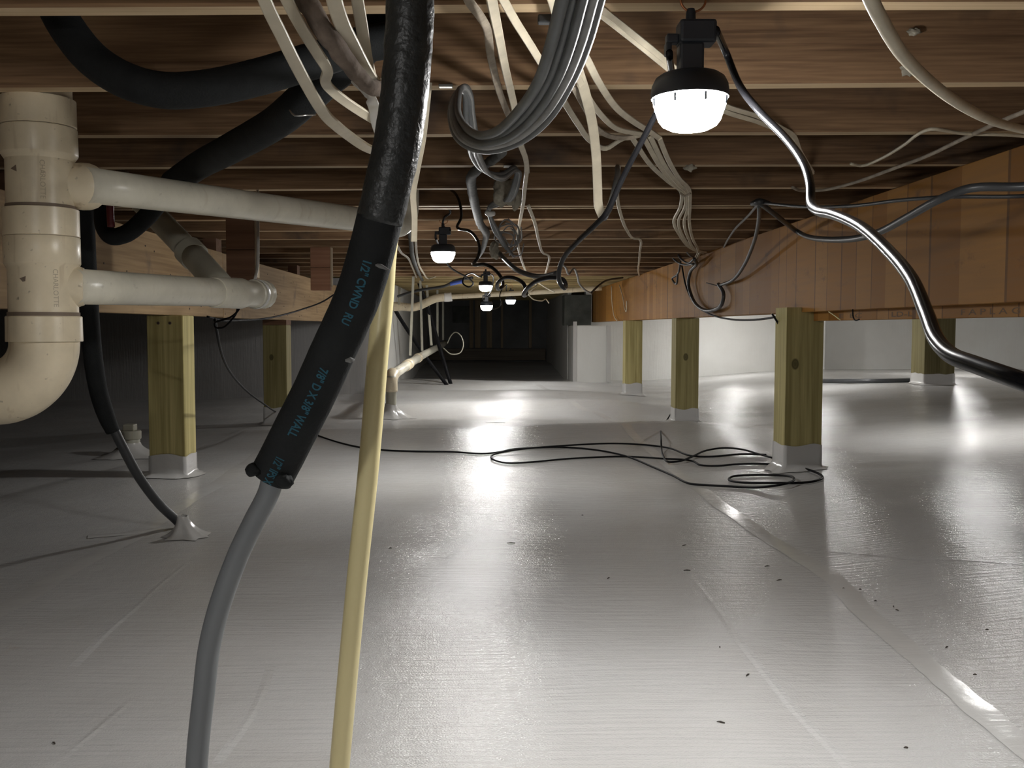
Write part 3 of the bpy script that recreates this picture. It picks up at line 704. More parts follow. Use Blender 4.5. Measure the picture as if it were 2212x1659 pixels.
# seams of the ground sheet
def strip(name, pix, wid, lift, label, mat, side=0.5, rag=0.15):
    c = spline([PF(*p) for p in pix], 7); vs, fs = [], []
    for i, p in enumerate(c):
        t = c[min(i + 1, len(c) - 1)] - c[max(0, i - 1)]; t.z = 0; t.normalize(); nrm = Vector((t.y, -t.x, 0))
        ww = wid * (1 + rag * noise.noise(Vector((i * 0.35, 1.7, 0))))
        for k in range(5):
            s = k / 4 - side; q = p + nrm * (s * ww)
            edge = 1.0 if 0 < k < 4 else 0.5
            vs.append((q.x, q.y, FL(q.x, q.y) + lift * edge + 0.0006 + 0.0005 * abs(noise.noise(Vector((i * 0.6, k * 0.9, wid * 50)))) * edge))
    for i in range(len(c) - 1):
        for k in range(4): fs.append((i * 5 + k, i * 5 + k + 1, (i + 1) * 5 + k + 1, (i + 1) * 5 + k))
    return tag(mesh_obj(name, vs, fs, mat, None, True), label, 'tape')
strip('seam_tape', [(1162, 831), (1213, 851), (1243, 873), (1300, 897), (1360, 930), (1420, 985), (1492, 1045), (1560, 1095), (1640, 1150), (1720, 1200), (1805, 1255), (1869, 1325), (1913, 1362), (1976, 1415), (2036, 1467), (2115, 1534), (2230, 1628), (2400, 1760)], 0.05, 0.0009, 'long tape seam curving across the right half of the floor', M['tape'])
strip('seam_tape', [(-300, 1480), (0, 1320), (100, 1262), (200, 1205), (300, 1152), (380, 1100), (450, 1058), (520, 1010), (580, 965), (640, 925)], 0.06, 0.0009, 'tape seam across the left floor under the tape boot', M['tape'])
strip('seam_tape', [(190, 1160), (260, 1155), (310, 1148), (345, 1143)], 0.04, 0.002, 'short torn tape strip left of the tape boot', M['tape'], rag=0.5)

# ------------------------------------------------------------------ ceiling cables
def h(u, v, hh=0.40): return PH(u, v, hh)
ROM = (0.0054, 0.0024)
def cable(name, pts, label, mat, r=0.004, flat=None, cat='cable', group=None, segs=8, res=6, ref=Vector((0, -0.6, 0.8)), fixed=False, rough=0.0):
    o = tube(name, pts, r, mat, None, segs=segs, res=res, flat=flat, ref=ref, fixed=fixed, rough=rough)
    if flat: sharp(o, 50)
    return tag(o, label, cat, group)
FC = Vector((0, -1, 0.1))
def flatc(pix, label, mat=None, wd=ROM, fixed=True, ref=None, **k):
    pts = [P(*p) if p[2] > 0.5 else PH(*p) for p in pix]
    if pix[0][2] > 0.5 and pix[0][1] < 0: pts.insert(0, Vector((pts[0].x, pts[0].y - .05, JB - .003)))   # up to the joists
    return cable('flat_cable', pts, label, mat or M['romex'], flat=wd, segs=12, res=7, fixed=fixed, ref=ref or Vector((0.15, -0.8, -0.55)), **k)
# left cluster
flatc([(555, -60, .78), (572, 0, .80), (605, 70, .83), (650, 160, .88), (700, 245, .95), (728, 273, .99), (760, 298, 1.05), (790, 318, 1.1), (840, 335, 1.25), (868, 325, .40)], 'leftmost cream flat cable of the cluster beside the foam sleeve', wd=(.0056, .0027))
flatc([(600, -50, .84), (620, 0, .85), (652, 60, .87), (688, 118, .90), (707, 150, .93), (703, 176, .97), (722, 200, 1.02), (765, 232, 1.08), (810, 260, 1.13), (845, 285, 1.25), (868, 280, .40)], 'cream flat cable with a sharp twist, second from left of the cluster', wd=(.0054, .0027))
cable('dusty_cable', [P(630, -50, .86), P(660, 0, .87), (P(697, 60, .88)), P(735, 115, .90), P(765, 152, .92), P(795, 183, .94), P(822, 192, .97), P(850, 190, 1.15), h(868, 192, .395)], 'thick dusty brown cable slung beside the foam sleeve', M['brown_dust'], [.0095, .0095, .009, .008, .0065, .006], segs=14, rough=0.25)
flatc([(715, -50, .84), (722, 0, .86), (738, 50, .88), (762, 100, .91), (785, 145, .94), (803, 172, .98), (835, 186, 1.1), (862, 190, .40)], 'wide yellowish flat cable in the middle of the cluster', M['romex'], (.0072, .003))
flatc([(765, -50, .92), (772, 0, .94), (782, 60, .96), (790, 115, .98), (797, 150, 1.0), (806, 178, 1.05), (838, 192, 1.2), (872, 200, .40)], 'cream flat cable running straight down left of the foam sleeve', wd=(.0062, .003))
flatc([(768, 182, 1.16), (785, 200, 1.12), (800, 213, 1.10), (808, 232, 1.10), (813, 262, 1.12), (822, 290, 1.14)], 'short bent white cable end showing left of the foam sleeve', M['white_tie'], (.0065, .002))
# right of the sleeve
flatc([(926, 178, .402), (921, 230, 1.62), (913, 300, 1.66), (900, 370, 1.7), (892, 420, 1.73), (895, 470, 1.75), (894, 521, 1.77)], 'cream flat cable hanging down along the right side of the foam sleeve', wd=(.0058, .0026))
flatc([(898, 500, .40), (899, 540, .40), (905, 572, .40), (915, 590, .40), (926, 602, .40), (940, 598, .40)], 'thin cream cable trailing below the hanging flat cable', wd=(.006, .003))
cable('spiral_conduit', [h(880, 430, .39), h(882, 470, .39), h(887, 510, .39), h(890, 550, .39), h(900, 580, .39), h(912, 605, .39)], 'grey ribbed flex conduit along the joists right of the foam sleeve', M['spiral'], .012, segs=10, rough=0.2)
flatc([(858, 530, .40), (866, 545, .38), (880, 556, .38), (890, 575, .40), (900, 600, .40)], 'cream cable coming out behind the foam sleeve near the first far lamp', wd=(.006, .003))
# grey bundle
bn = thing('cable_bundle', 'thick bundle of grey cables looping over a joist clip', 'cable', PH(995, 190, .40))
offs = [(-34, -8, -.02), (-14, -2, .0), (6, 4, -.01), (26, 8, .0), (40, 14, .015)]
for i, (dx, dy, dz) in enumerate(offs):
    k = 1 - i * 0.05
    pts = [P(1272 + dx * 1.1, -70, .80 + dz), P(1252 + dx * 1.1, 0, .84 + dz), P(1228 + dx * 1.05, 90, .90 + dz), P(1196 + dx * 0.95, 175, .98 + dz), P(1150 + dx * 0.8, 245 + dy, 1.07 + dz), P(1092 + dx * 0.5, 293 + dy * 1.3, 1.17 + dz), P(1040 + dx * 0.1, 304 + dy * 1.5, 1.25 + dz), P(1002 - dx * 0.25, 287 + dy * 1.1, 1.33 + dz), P(983 - dx * 0.22, 250 + dy * 0.3, 1.42 + dz), P(987 - dx * 0.1, 208, 1.52 + dz), P(999 + dx * 0.12, 190 - dy * .2, 1.58 + dz * .3), P(1010 + dx * 0.15, 205, 1.64 + dz * .3), P(1013 + dx * 0.2, 245, 1.70 + dz), P(1020 + dx * 0.25, 300, 1.80 + dz), P(1028 + dx * 0.25, 340, 2.0 + dz), P(1052 + dx * 0.2, 372 + dy * .4, 2.2 + dz), P(1085 + dx * .1, 380 + dy * .5, 2.33 + dz), P(1112, 364 + dy * .4, 2.42), P(1119 + dx * .1, 372, 2.45), P(1112 + dx * .15, 405, 2.5), P(1098 + dx * .15, 432, 2.6), P(1070 + dx * .1, 440 + dy * .3, 2.75), P(1056 + dx * .05, 452, 2.82), P(1060 + dx * .05, 472, 2.88), P(1072 + dx * .12, 500, 2.95), P(1088 + dx * .25, 525 + dy, 3.02), P(1098 + dx * .3, 540 + dy, 3.05)]
    tube('cable', pts, [.0062 if i < 2 else .0050, .0050, .0046, .0046], M['grey_cable'] if i != 3 else M['grey_light'], bn, segs=12, res=6)
tube('wrap_band', [P(1052, 459, 2.80), P(1058, 462, 2.79), P(1066, 461, 2.80)], .008, M['white_tie'], bn, segs=10, res=3)
fz = MB()
for i in range(10):
    a = random.uniform(0, 6.28); p = P(1100 + random.uniform(-12, 12), 520 + random.uniform(-20, 15), 3.05)
    pts = [p + Vector((0.035 * math.cos(a + t) * (0.6 + .5 * random.random()), random.uniform(-.02, .02), 0.045 * math.sin(a + t) * (0.6 + .5 * random.random()))) for t in (0, 1.1, 2.2, 3.3)]
    tube_mb(pts, .0022, 5, 5, mb=fz)
fz.obj('frayed_ends', M['grey_light'], bn, True)
def clip(u, v, hh, wpx, label):
    c = PH(u, v, hh); k = c.y / F
    return tag(MB().box(c.x - wpx * k / 2, c.x + wpx * k / 2, c.y - .006, c.y + .006, c.z - .001, c.z + .004, .001).obj('metal_clip', M['steel']), label, 'clip', 'metal clips under the joists')
clip(963, 188, .4015, 30, 'shiny metal clip left of the grey cable loop'); clip(1098, 361, .4015, 20, 'shiny metal clip where the grey bundle meets its second joist')
def scrap(c, sx, sy, sz, seed, label, name='insulation_scrap', parent=None):
    bm = bmesh.new(); bmesh.ops.create_icosphere(bm, subdivisions=3, radius=1)
    for v in bm.verts:
        n = v.co.normalized(); k = 1 + 0.55 * noise.noise(n * 1.7 + Vector((seed, 0, 0))) + 0.25 * noise.noise(n * 5 + Vector((0, seed, 0)))
        v.co = Vector((n.x * sx * k, n.y * sy * k, n.z * sz * k)) + c
    bm.verts.index_update()
    o = mesh_obj(name, [v.co.copy() for v in bm.verts], [[v.index for v in f.verts] for f in bm.faces], M['fluff'], parent, True); bm.free()
    return tag(o, label, 'insulation') if parent is None else o
scrap(P(1088, 412, 2.62), .030, .014, .042, 1.3, 'torn scrap of beige insulation hanging behind the grey bundle')
scrap(P(1112, 428, 2.64), .016, .010, .028, 4.3, 'smaller beige insulation scrap right of the torn one')
scrap(P(1068, 540, 3.1), .016, .012, .026, 6.3, 'beige insulation scrap below the frayed grey cables')
scrap(PH(1490, 362, .40), .014, .008, .009, 2.2, 'pale scrap stuck under a joist below the biggest lamp')
tp2 = cable('taped_pipe', [h(1085, 330, .36), h(1060, 348, .37), h(1022, 375, .37), h(1020, 410, .38), h(1028, 450, .38), h(1038, 485, .38), h(1050, 505, .39), h(1042, 540, .39), h(1030, 560, .40)], 'pipe wrapped in dark spiral tape running below the joists', M['spiral'], [.010, .010, .013, .014, .014, .016, .012, .010], segs=12, rough=0.25)
# cream cables, centre
flatc([(1052, -60, .34), (1062, 0, .36), (1078, 80, .375), (1092, 150, .385), (1106, 208, .39), (1112, 238, .38), (1112, 262, .37), (1122, 305, .37), (1136, 345, .385), (1137, 374, .40), (1134, 400, .395), (1130, 440, .395), (1121, 490, .395), (1118, 521, .40), (1124, 552, .395), (1136, 588, .395)], 'cream flat cable crossing behind the grey bundle, front of the pair', M['romex'], (.0062, .0026))
flatc([(1000, -40, .375), (1012, 0, .385), (1035, 32, .395), (1052, 62, .40), (1060, 120, .395), (1078, 195, .395), (1095, 240, .39), (1122, 300, .39), (1137, 350, .395), (1140, 374, .402)], 'dusty flat cable tucked behind the front one of the pair', M['romex_dirty'], (.0058, .0026))
flatc([(1070, -40, .38), (1088, 0, .39), (1113, 45, .385), (1150, 104, .38), (1185, 162, .38), (1220, 222, .38), (1250, 270, .38), (1277, 305, .385), (1310, 320, .39), (1345, 300, .397), (1385, 288, .40)], 'cream cable slanting from the top centre to the stapled cluster', wd=(.0056, .0026))
flatc([(1180, -60, 1.10), (1197, 0, 1.18), (1215, 60, 1.28), (1240, 130, 1.41), (1262, 195, 1.52), (1280, 270, 1.63), (1288, 340, 1.70), (1291, 410, 1.75), (1293, 445, 1.77), (1302, 468, 1.78)], 'broad cream flat cable hanging down right of the grey bundle', wd=(.0082, .0026))
flatc([(1225, 60, .39), (1262, 118, .385), (1296, 182, .38), (1332, 233, .385), (1368, 262, .392), (1402, 283, .40), (1425, 299, .402)], 'uppermost cream cable curving from the grey bundle to the stapled cluster', wd=(.0058, .0027))
flatc([(1225, 110, .38), (1262, 195, .37), (1300, 250, .375), (1335, 279, .385), (1370, 287, .395), (1400, 292, .402)], 'middle cream cable curving from the grey bundle to the stapled cluster', wd=(.005, .0026))
flatc([(1240, 190, .37), (1265, 235, .37), (1290, 278, .375), (1325, 296, .385), (1362, 297, .395), (1388, 290, .40)], 'lowest cream cable curving from the grey bundle to the stapled cluster', M['romex_dirty'], (.005, .0026))
for dy, lab in ((0, 'upper cream cable of the pair passing behind the biggest lamp'), (12, 'lower cream cable of the pair passing behind the biggest lamp')):
    flatc([(1262, -20 + dy, .39), (1290, 12 + dy, .40), (1335, 48 + dy, .402), (1400, 100 + dy, .385), (1460, 150 + dy, .38), (1520, 205 + dy, .38), (1570, 230 + dy, .385), (1640, 252 + dy, .395), (1690, 277 + dy * .8, .40), (1714, 292 + dy * .6, .402), (1728, 325 + dy * .5, .395), (1756, 372 + dy * .3, .395)], lab, wd=(.0045, .0026))
# stapled cluster that runs to the beam
cl = [[(1366, 298), (1402, 352), (1442, 390), (1472, 416), (1470, 445), (1456, 476), (1468, 508), (1490, 535), (1512, 546)],
      [(1388, 292), (1420, 350), (1452, 393), (1480, 418), (1481, 442), (1466, 476), (1474, 508), (1498, 538), (1520, 548)],
      [(1405, 296), (1436, 358), (1466, 398), (1485, 417), (1486, 445), (1478, 478), (1486, 512), (1505, 540), (1526, 545)],
      [(1425, 300), (1442, 342), (1466, 384), (1489, 411), (1490, 445), (1489, 478), (1496, 515), (1508, 542), (1500, 560)]]
lab = ['leftmost cream cable of the four tied below the biggest lamp', 'second from left of the four cream cables tied below the biggest lamp', 'third from left of the four cream cables tied below the biggest lamp', 'rightmost cream cable of the four tied below the biggest lamp']
for c, l in zip(cl, lab):
    hs = [.40, .385, .385, .40, .385, .375, .38, .392, .395]
    flatc([(u, v, q) for (u, v), q in zip(c, hs)], l, wd=(.0056, .0029))
t = tube('cable_tie', [h(1470, 418, .392), h(1480, 423, .388), h(1491, 418, .392)], .0035, M['romex_dirty'], None, segs=8, res=4); tag(t, 'tie around the four cream cables below the biggest lamp', 'cable tie')
# right side
cable('white_cable', [P(1862, -50, .74), P(1882, 0, .76), P(1903, 42, .79), P(1945, 112, .86), P(2010, 178, .97), P(2080, 229, 1.1), P(2150, 263, 1.25), P(2230, 285, 1.4)], 'smooth thick white cable sweeping across the top right corner', M['romex'], .0058, segs=14)
cable('brown_cable', [h(2260, 222), h(2160, 263), h(2080, 300), h(2000, 338), h(1920, 368), h(1850, 393), h(1780, 410), h(1735, 412), h(1712, 405)], 'dusty brown cable slanting down under the right joists', M['romex_dirty'], .0046, rough=.1)
cable('thin_white_cable', [h(2240, 296), h(2160, 291), h(2085, 289), h(2012, 279), h(1990, 286), h(1950, 315), h(1900, 344), h(1862, 358), h(1838, 354)], 'thin white cable bent over a joist near the right edge', M['romex'], .0036)
flatc([(1141, 444, .40), (1155, 480, .395), (1164, 520, .395), (1174, 547, .40), (1185, 552, .402), (1183, 575, .395), (1175, 598, .395)], 'thin cream cable stepping down right of the tall crossing cable', wd=(.0062, .003))
flatc([(1336, 362, .40), (1334, 400, .392), (1334, 432, .40), (1340, 460, .392), (1354, 497, .392), (1370, 515, .40), (1380, 516, .402), (1382, 548, .395), (1380, 592, .40), (1390, 616, .36)], 'narrow cream cable stepping over joists right of the broad flat cable', wd=(.0056, .003))
cable('grey_cable', [h(1640, 437, .40), h(1620, 462), h(1590, 492), h(1572, 518), h(1555, 543), h(1530, 552), h(1500, 556), h(1484, 546, .402)], 'thin grey cable from the joist knot back to the tied cream cables', M['grey_light'], .0045)
BX = 1.185
def onb(u, v, off=0.0):             # just in front of the orange beam's face
    d = ray(u, v); t = (BX - off) / d.x; return Vector((BX - off, d.y * t, EYE + d.z * t))
cable('grey_cable', [h(1640, 440, .402), h(1639, 478, .38), onb(1628, 525, .10), onb(1608, 572, .05), onb(1584, 604, .02), onb(1556, 616, .008)], 'grey cable dropping from the joist knot onto the orange beam', M['dark_cord'], .0075, segs=10)
cable('grey_cable', [onb(1552, 614, .01), onb(1563, 636, .012), onb(1560, 655, .015), onb(1540, 670, .015), onb(1515, 667, .015), onb(1496, 645, .015), onb(1487, 612, .02), onb(1491, 588, .02), onb(1505, 570, .03), onb(1500, 560, .06)], 'dark cable hanging in a round loop on the orange beam', M['dark_cord'], .0095, segs=10)
cable('thin_wire', [onb(1473, 574, .03), onb(1480, 612, .02), onb(1496, 650, .012), onb(1530, 677, .01), onb(1580, 690, .008), onb(1640, 690, .01), onb(1690, 682, .015)], 'thin black cord drooping along the lower edge of the orange beam', M['black_cord'], .0045)
cable('nail', [onb(1526, 611, .03), onb(1556, 619, -.012)], 'long nail driven into the orange beam beside the cable loop', M['rust'], .0028, cat='nail')
cable('dark_cable', [h(1640, 437, .40), h(1680, 468, .37), h(1722, 500, .345), P(1780, 517, 2.75), P(1850, 515, 2.45), P(1902, 500, 2.25), P(1962, 468, 2.05), P(2040, 426, 1.9), P(2100, 406, 1.85), P(2230, 402, 1.8), Vector((1.16, 1.3, EYE + .262)), Vector((1.18, .8, EYE + .265)), Vector((1.18, -.9, EYE + .265))], 'thick dark cable sagging in front of the orange beam', M['dark_cord'], .0085, segs=10)
cable('dark_cable', [h(1645, 438, .402), P(1750, 447, 2.75), P(1850, 444, 2.5), P(1950, 432, 2.3), P(2060, 425, 2.15), P(2230, 422, 2.05), Vector((1.185, 1.5, EYE + .285)), Vector((1.19, .8, EYE + .285)), Vector((1.19, -.9, EYE + .285))], 'thin dark cable running nearly level above the sagging thick one', M['dark_cord'], .0045)
scrapk = MB(); tube_mb([h(1625, 440, .402), h(1640, 436, .402), h(1665, 440, .402)], [.008, .012, .006], 10, 4, mb=scrapk)
tag(scrapk.obj('joist_clip', M['dark_cord'], None, True), 'dark clip under the joist where four cables meet', 'clip')
# mess of black wire ends at the beam
for i, (pp, l) in enumerate([([(1446, 545), (1458, 562), (1478, 572), (1498, 570)], 'short curled dark wire above the left end of the beam loop'), ([(1462, 546), (1472, 560), (1488, 568), (1500, 558)], 'second short dark wire curled beside the tied cream cables'), ([(1470, 565), (1466, 588), (1452, 602), (1462, 612), (1464, 590)], 'dark wire end with a small hook left of the beam loop')]):
    cable('wire_end', [onb(u, v, .05) for u, v in pp], l, M['dark_cord'], .006)
flatc([(1512, 545, .39), (1505, 560, .37), (1495, 575, .35)], 'two-ended cream wire tail below the tied cables', wd=(.007, .003))
cable('white_wire', [onb(1321, 618, .01), onb(1322, 650, .01), onb(1326, 680, .01), onb(1334, 694, .012)], 'thin white wire hanging on the far end of the orange beam', M['romex'], .0045)
cable('white_wire', [onb(1338, 616, .01), onb(1345, 640, .01), onb(1350, 668, .01), onb(1353, 672, .012), onb(1354, 650, .01)], 'short white wire hook beside the hanging wire on the orange beam', M['romex'], .0045)
cable('hook', [onb(1842, 668, .02), onb(1843, 685, .02), onb(1848, 692, .02), onb(1856, 690, .02)], 'small black hook under the orange beam, right of the nearest post', M['black_cord'], .0022, cat='hook')
cable('yellow_wire', [onb(1790, 673, .012), onb(1802, 681, .012), onb(1815, 691, .012)], 'yellow wire end under the beam by the nearest right post', M['yellow_pipe'], .0018, cat='wire')

# ------------------------------------------------------------------ black lamp cords
cable('lamp_cord', [L1 + Vector((.030, -.016, .086)) * .93, P(1570, 118, 1.30), P(1598, 185, 1.26), P(1640, 240, 1.21), P(1698, 300, 1.14), P(1738, 358, 1.06), P(1750, 400, 1.02), P(1752, 440, .99), P(1768, 456, .95), P(1800, 463, .90), P(1860, 490, .82), P(1922, 545, .74), P(1970, 605, .67), P(2002, 680, .61), P(2024, 735, .57), P(2056, 768, .54), P(2110, 789, .51), P(2215, 826, .47), P(2330, 868, .45), Vector((.42, .46, EYE - .05)), Vector((.70, .52, EYE + .06)), Vector((1.0, .60, EYE + .24)), Vector((1.16, .64, EYE + .40))], 'thick black lamp cord sweeping from the biggest lamp past the right edge', M['gloss_cord'], .0048, cat='cord', segs=16, res=8)
cable('lamp_cord', [L1 + Vector((-.030, -.010, .058)) * .93, P(1446, 190, 1.335), P(1412, 255, 1.37), P(1388, 302, 1.40), P(1348, 378, 1.45), P(1310, 460, 1.5), P(1290, 482, 1.53), P(1245, 525, 1.62), P(1216, 560, 1.7), P(1207, 592, 1.75), P(1210, 612, 1.78), P(1218, 622, 1.8),
    P(1222, 617, 1.83), P(1216, 604, 1.86), P(1190, 600, 1.9), P(1160, 607, 1.95), P(1140, 622, 2.0), P(1131, 637, 2.05), P(1137, 634, 2.1), P(1133, 616, 2.12), P(1112, 601, 2.18), P(1090, 600, 2.22), P(1075, 612, 2.26), P(1075, 624, 2.3), P(1085, 619, 2.35), P(1084, 602, 2.4), P(1068, 582, 2.45), P(1046, 571, 2.5), P(1023, 572, 2.55),
    P(1031, 558, 2.6), P(1036, 538, 2.65), P(1030, 516, 2.72), P(1014, 499, 2.8), P(988, 492, 2.88), P(996, 470, 2.96), P(994, 442, 3.05), P(985, 420, 3.15), P(971, 411, 3.3), P(963, 420, 3.4), P(962, 438, 3.5), P(973, 458, 3.58), P(960, 470, 3.65), P(957, 486, 3.72), P(966, 497, 3.78), L2 + Vector((.03, -.017, .088)) * .93], 'black curly lamp cord coiling from the biggest lamp to the first far lamp', M['gloss_cord'], .0044, cat='cord', segs=10, res=6)
cable('dark_cable', [h(1334, 360, .402), P(1330, 400, 1.75), P(1320, 440, 1.7), P(1305, 470, 1.62)], 'short thick dark cable joining the lamp cord below a joist', M['dark_cord'], .0058, segs=10)
cable('lamp_cord', [L2 + Vector((-.03, 0, .058)) * .93, P(948, 530, 4.1), P(970, 575, 4.6), P(1010, 600, 5.2), P(1022, 612, 5.5), P(1012, 620, 5.7), P(1000, 612, 5.8), P(1003, 598, 5.9), P(1018, 590, 6.1), P(1040, 596, 6.5), L3 + Vector((.0, -.017, .09)) * .93], 'black lamp cord with a loop between the two left far lamps', M['black_cord'], .0048, cat='cord')
cable('lamp_cord', [L3 + Vector((.03, 0, .088)) * .93, P(1066, 600, 6.8), P(1062, 625, 7.0), P(1052, 640, 7.3), L4 + Vector((.03, 0, .088)) * .93], 'short black cord from the tangle lamp down to the lowest far lamp', M['black_cord'], .0048, cat='cord')
cable('lamp_cord', [L4 + Vector((-.032, 0, .06)) * .93, P(1060, 668, 7.9), P(1080, 660, 8.2), P(1080, 635, 8.4), P(1094, 615, 8.7), P(1096, 630, 8.9), L5 + Vector((.03, 0, .088)) * .93], 'black cord rising from the lowest far lamp to the rightmost far lamp', M['black_cord'], .0048, cat='cord')
cable('grey_cable', [P(1080, 548, 3.1), P(1095, 565, 3.0), P(1115, 582, 2.9), P(1145, 594, 2.8), P(1175, 597, 2.7), P(1205, 590, 2.6)], 'smooth grey cable arching left of the curly black cord', M['dark_cord'], .0075, segs=10)
cable('grey_cable', [h(1212, 570, .405), P(1222, 578, 6.3), P(1228, 592, 6.4), P(1240, 580, 6.5), P(1248, 598, 6.6), P(1250, 610, 6.7), P(1262, 625, 6.9), P(1276, 634, 7.1)], 'crinkled grey wire dangling before the far end of the orange beam', M['grey_light'], .007)
cable('grey_cable', [P(1276, 634, 7.2), P(1292, 618, 7.4), P(1310, 606, 7.6), h(1345, 600, .405)], 'dark wire rising from the crinkled one to the beam top', M['dark_cord'], .008)
cable('white_wire', [h(1150, 600, .405), P(1160, 608, 7.7), P(1180, 622, 7.7), P(1198, 631, 7.7)], 'white wire slanting under the curly cord', M['romex'], .006)
cable('white_wire', [h(1150, 610, .405), P(1160, 616, 8.5), P(1150, 625, 8.4), P(1142, 634, 8.4), P(1150, 645, 8.4), P(1170, 650, 8.5), P(1180, 647, 8.6), P(1186, 655, 8.6)], 'kinked white wire below the curly cord', M['romex'], .005)
cable('grey_cable', [P(860, 640, 8.2), P(900, 628, 8.0), P(960, 618, 7.8), P(985, 606, 7.6), P(1020, 600, 7.4)], 'grey pipe stub leading right to the blue pipe', M['dark_cord'], .012)
cable('blue_pipe', [P(972, 614, 7.3), P(985, 611, 7.3), P(1000, 608, 7.3)], 'short piece of blue pipe under the far joists', M['blue_pipe'], .014, cat='pipe')

# ------------------------------------------------------------------ far pipes
fp = thing('pvc_drain_line', 'long cream drain line crossing under the far joists', 'pipe', P(965, 645, 8.6))
tube('pipe', [P(836, 664, 8.78), P(850, 661, 8.75), P(890, 664, 8.7), P(905, 661, 8.7), P(940, 645, 8.6), P(962, 642, 8.6)], .036, M['pvc'], fp, segs=18, res=5)
tube('pipe', [P(962, 642, 8.6), P(1050, 637, 8.55), P(1180, 630, 8.5), P(1300, 622, 8.45)], .022, M['pvc'], fp, segs=16, res=5)
tube('coupling', [P(960, 642, 8.6), P(968, 642, 8.6), P(976, 641, 8.6)], .040, M['white_tie'], fp, segs=18, res=3)
tube('coupling', [P(848, 662, 8.74), P(856, 662, 8.74), P(864, 662, 8.73)], .041, M['pvc'], fp, segs=18, res=3)
lo = thing('pvc_drain_line', 'lower drain pipe rising from the floor and running back into the passage', 'pipe', PF(845, 905))
q0 = PF(845, 903); q1 = P(845, 812, q0.y); q2 = P(905, 772, 8.4); q3 = P(962, 741, 12.3)
tube('riser', [q0 + Vector((0, 0, -.01)), q0.lerp(q1, .5), q1], .034, M['pvc_grey'], lo, segs=20, res=4)
dl = (q2 - q1).normalized()
tube('elbow', [q1 + Vector((0, 0, -.10)), q1 + Vector((0, 0, -.03)), q1 + dl * 0.06 + Vector((0, 0, .005)), q1 + dl * 0.14], .041, M['pvc'], lo, segs=20, res=5)
tube('pipe', [q1 + dl * .1, q2, q2.lerp(q3, .5), q3], .034, M['pvc_pipe'], lo, segs=20, res=4)
for s in (0.48, 0.56, 0.95): 
    p = q1.lerp(q2, s); tube('coupling', [p - dl * .06, p, p + dl * .06], .041, M['pvc'], lo, segs=20, res=2)
boot_mb(q0, .037, .13, .09, Vector((0, 0, 0)), 5.5).obj('tape_boot', M['tape'], lo, True)
for (u0, v0, u1, v1, Y), l in zip([(893, 615, 886, 768, 7.7), (908, 630, 912, 758, 8.4), (922, 645, 932, 746, 9.3), (945, 655, 945, 740, 10.5), (957, 655, 957, 735, 11.6)], ['first pale strap from the left holding the lower drain pipe', 'second pale strap holding the lower drain pipe', 'third pale strap holding the lower drain pipe', 'fourth pale strap holding the lower drain pipe', 'farthest pale strap holding the lower drain pipe']):
    a, b = P(u0, v0, Y), P(u1, v1, Y); a.z = JB - .001
    cable('pipe_strap', [a, a.lerp(b, .5), b], l, M['pvc_grey'], flat=(.0105 if Y < 9 else .012, .0012), cat='strap', group='straps of the lower drain pipe', fixed=True, ref=FC)
cable('pipe_strap', [P(863, 620, 8.75), P(862, 640, 8.7), P(862, 658, 8.68)], 'short strap holding the upper drain line beside the yellow pipe', M['pvc_grey'], flat=(.012, .0012), cat='strap', fixed=True, ref=FC)
cable('black_pipe', [P(851, 664, 8.95), P(862, 684, 9.0), P(912, 760, 9.3), PF(966, 833, -.01)], 'black pipe leaning right into the floor, left one of two', M['black_cord'], .018, cat='pipe', segs=14)
cable('black_pipe', [P(905, 610, 9.2), P(926, 672, 9.3), P(950, 752, 9.5), PF(974, 831, -.01)], 'black pipe leaning into the floor, right one of two', M['black_cord'], .019, cat='pipe', segs=14)
cable('white_wire', [P(958, 752, 9.4), P(975, 765, 9.3), P(994, 762, 9.3), P(1001, 745, 9.3), P(997, 728, 9.3), P(985, 718, 9.4), P(975, 724, 9.5), P(966, 742, 9.6)], 'thin wire loop hanging at the end of the lower drain pipe', M['pvc_grey'], .005)
cdp = [PF(1720, 820, .018), PF(1790, 823, .018), PF(1890, 823, .018), PF(2000, 821, .018), PF(2060, 820, .018)]
cable('black_conduit', cdp, 'black tube lying on the floor beyond the nearest right post', M['dark_cord'], .019, cat='pipe', segs=14)

# ------------------------------------------------------------------ thin black wires on the left and the floor cord
LB = 2.9
cable('thin_wire', [P(722, 636, 4.2), P(700, 650, 4.2), P(650, 669, 4.0), P(580, 687, 3.6), P(520, 692, 3.3), P(478, 692, 3.1), P(448, 684, 3.0)], 'thin black wire drooping under the left girder', M['black_cord'], .0034, cat='wire')
cable('thin_wire', [P(520, 648, 2.75), P(516, 668, 2.75), P(500, 684, 2.75), P(478, 692, 2.76), P(464, 698, 2.78), P(466, 707, 2.78), P(480, 708, 2.78), P(496, 696, 2.77), P(512, 672, 2.76), P(512, 650, 2.76)], 'small knot of black wire hanging below the capped drain branch', M['black_cord'], .0030, cat='wire')
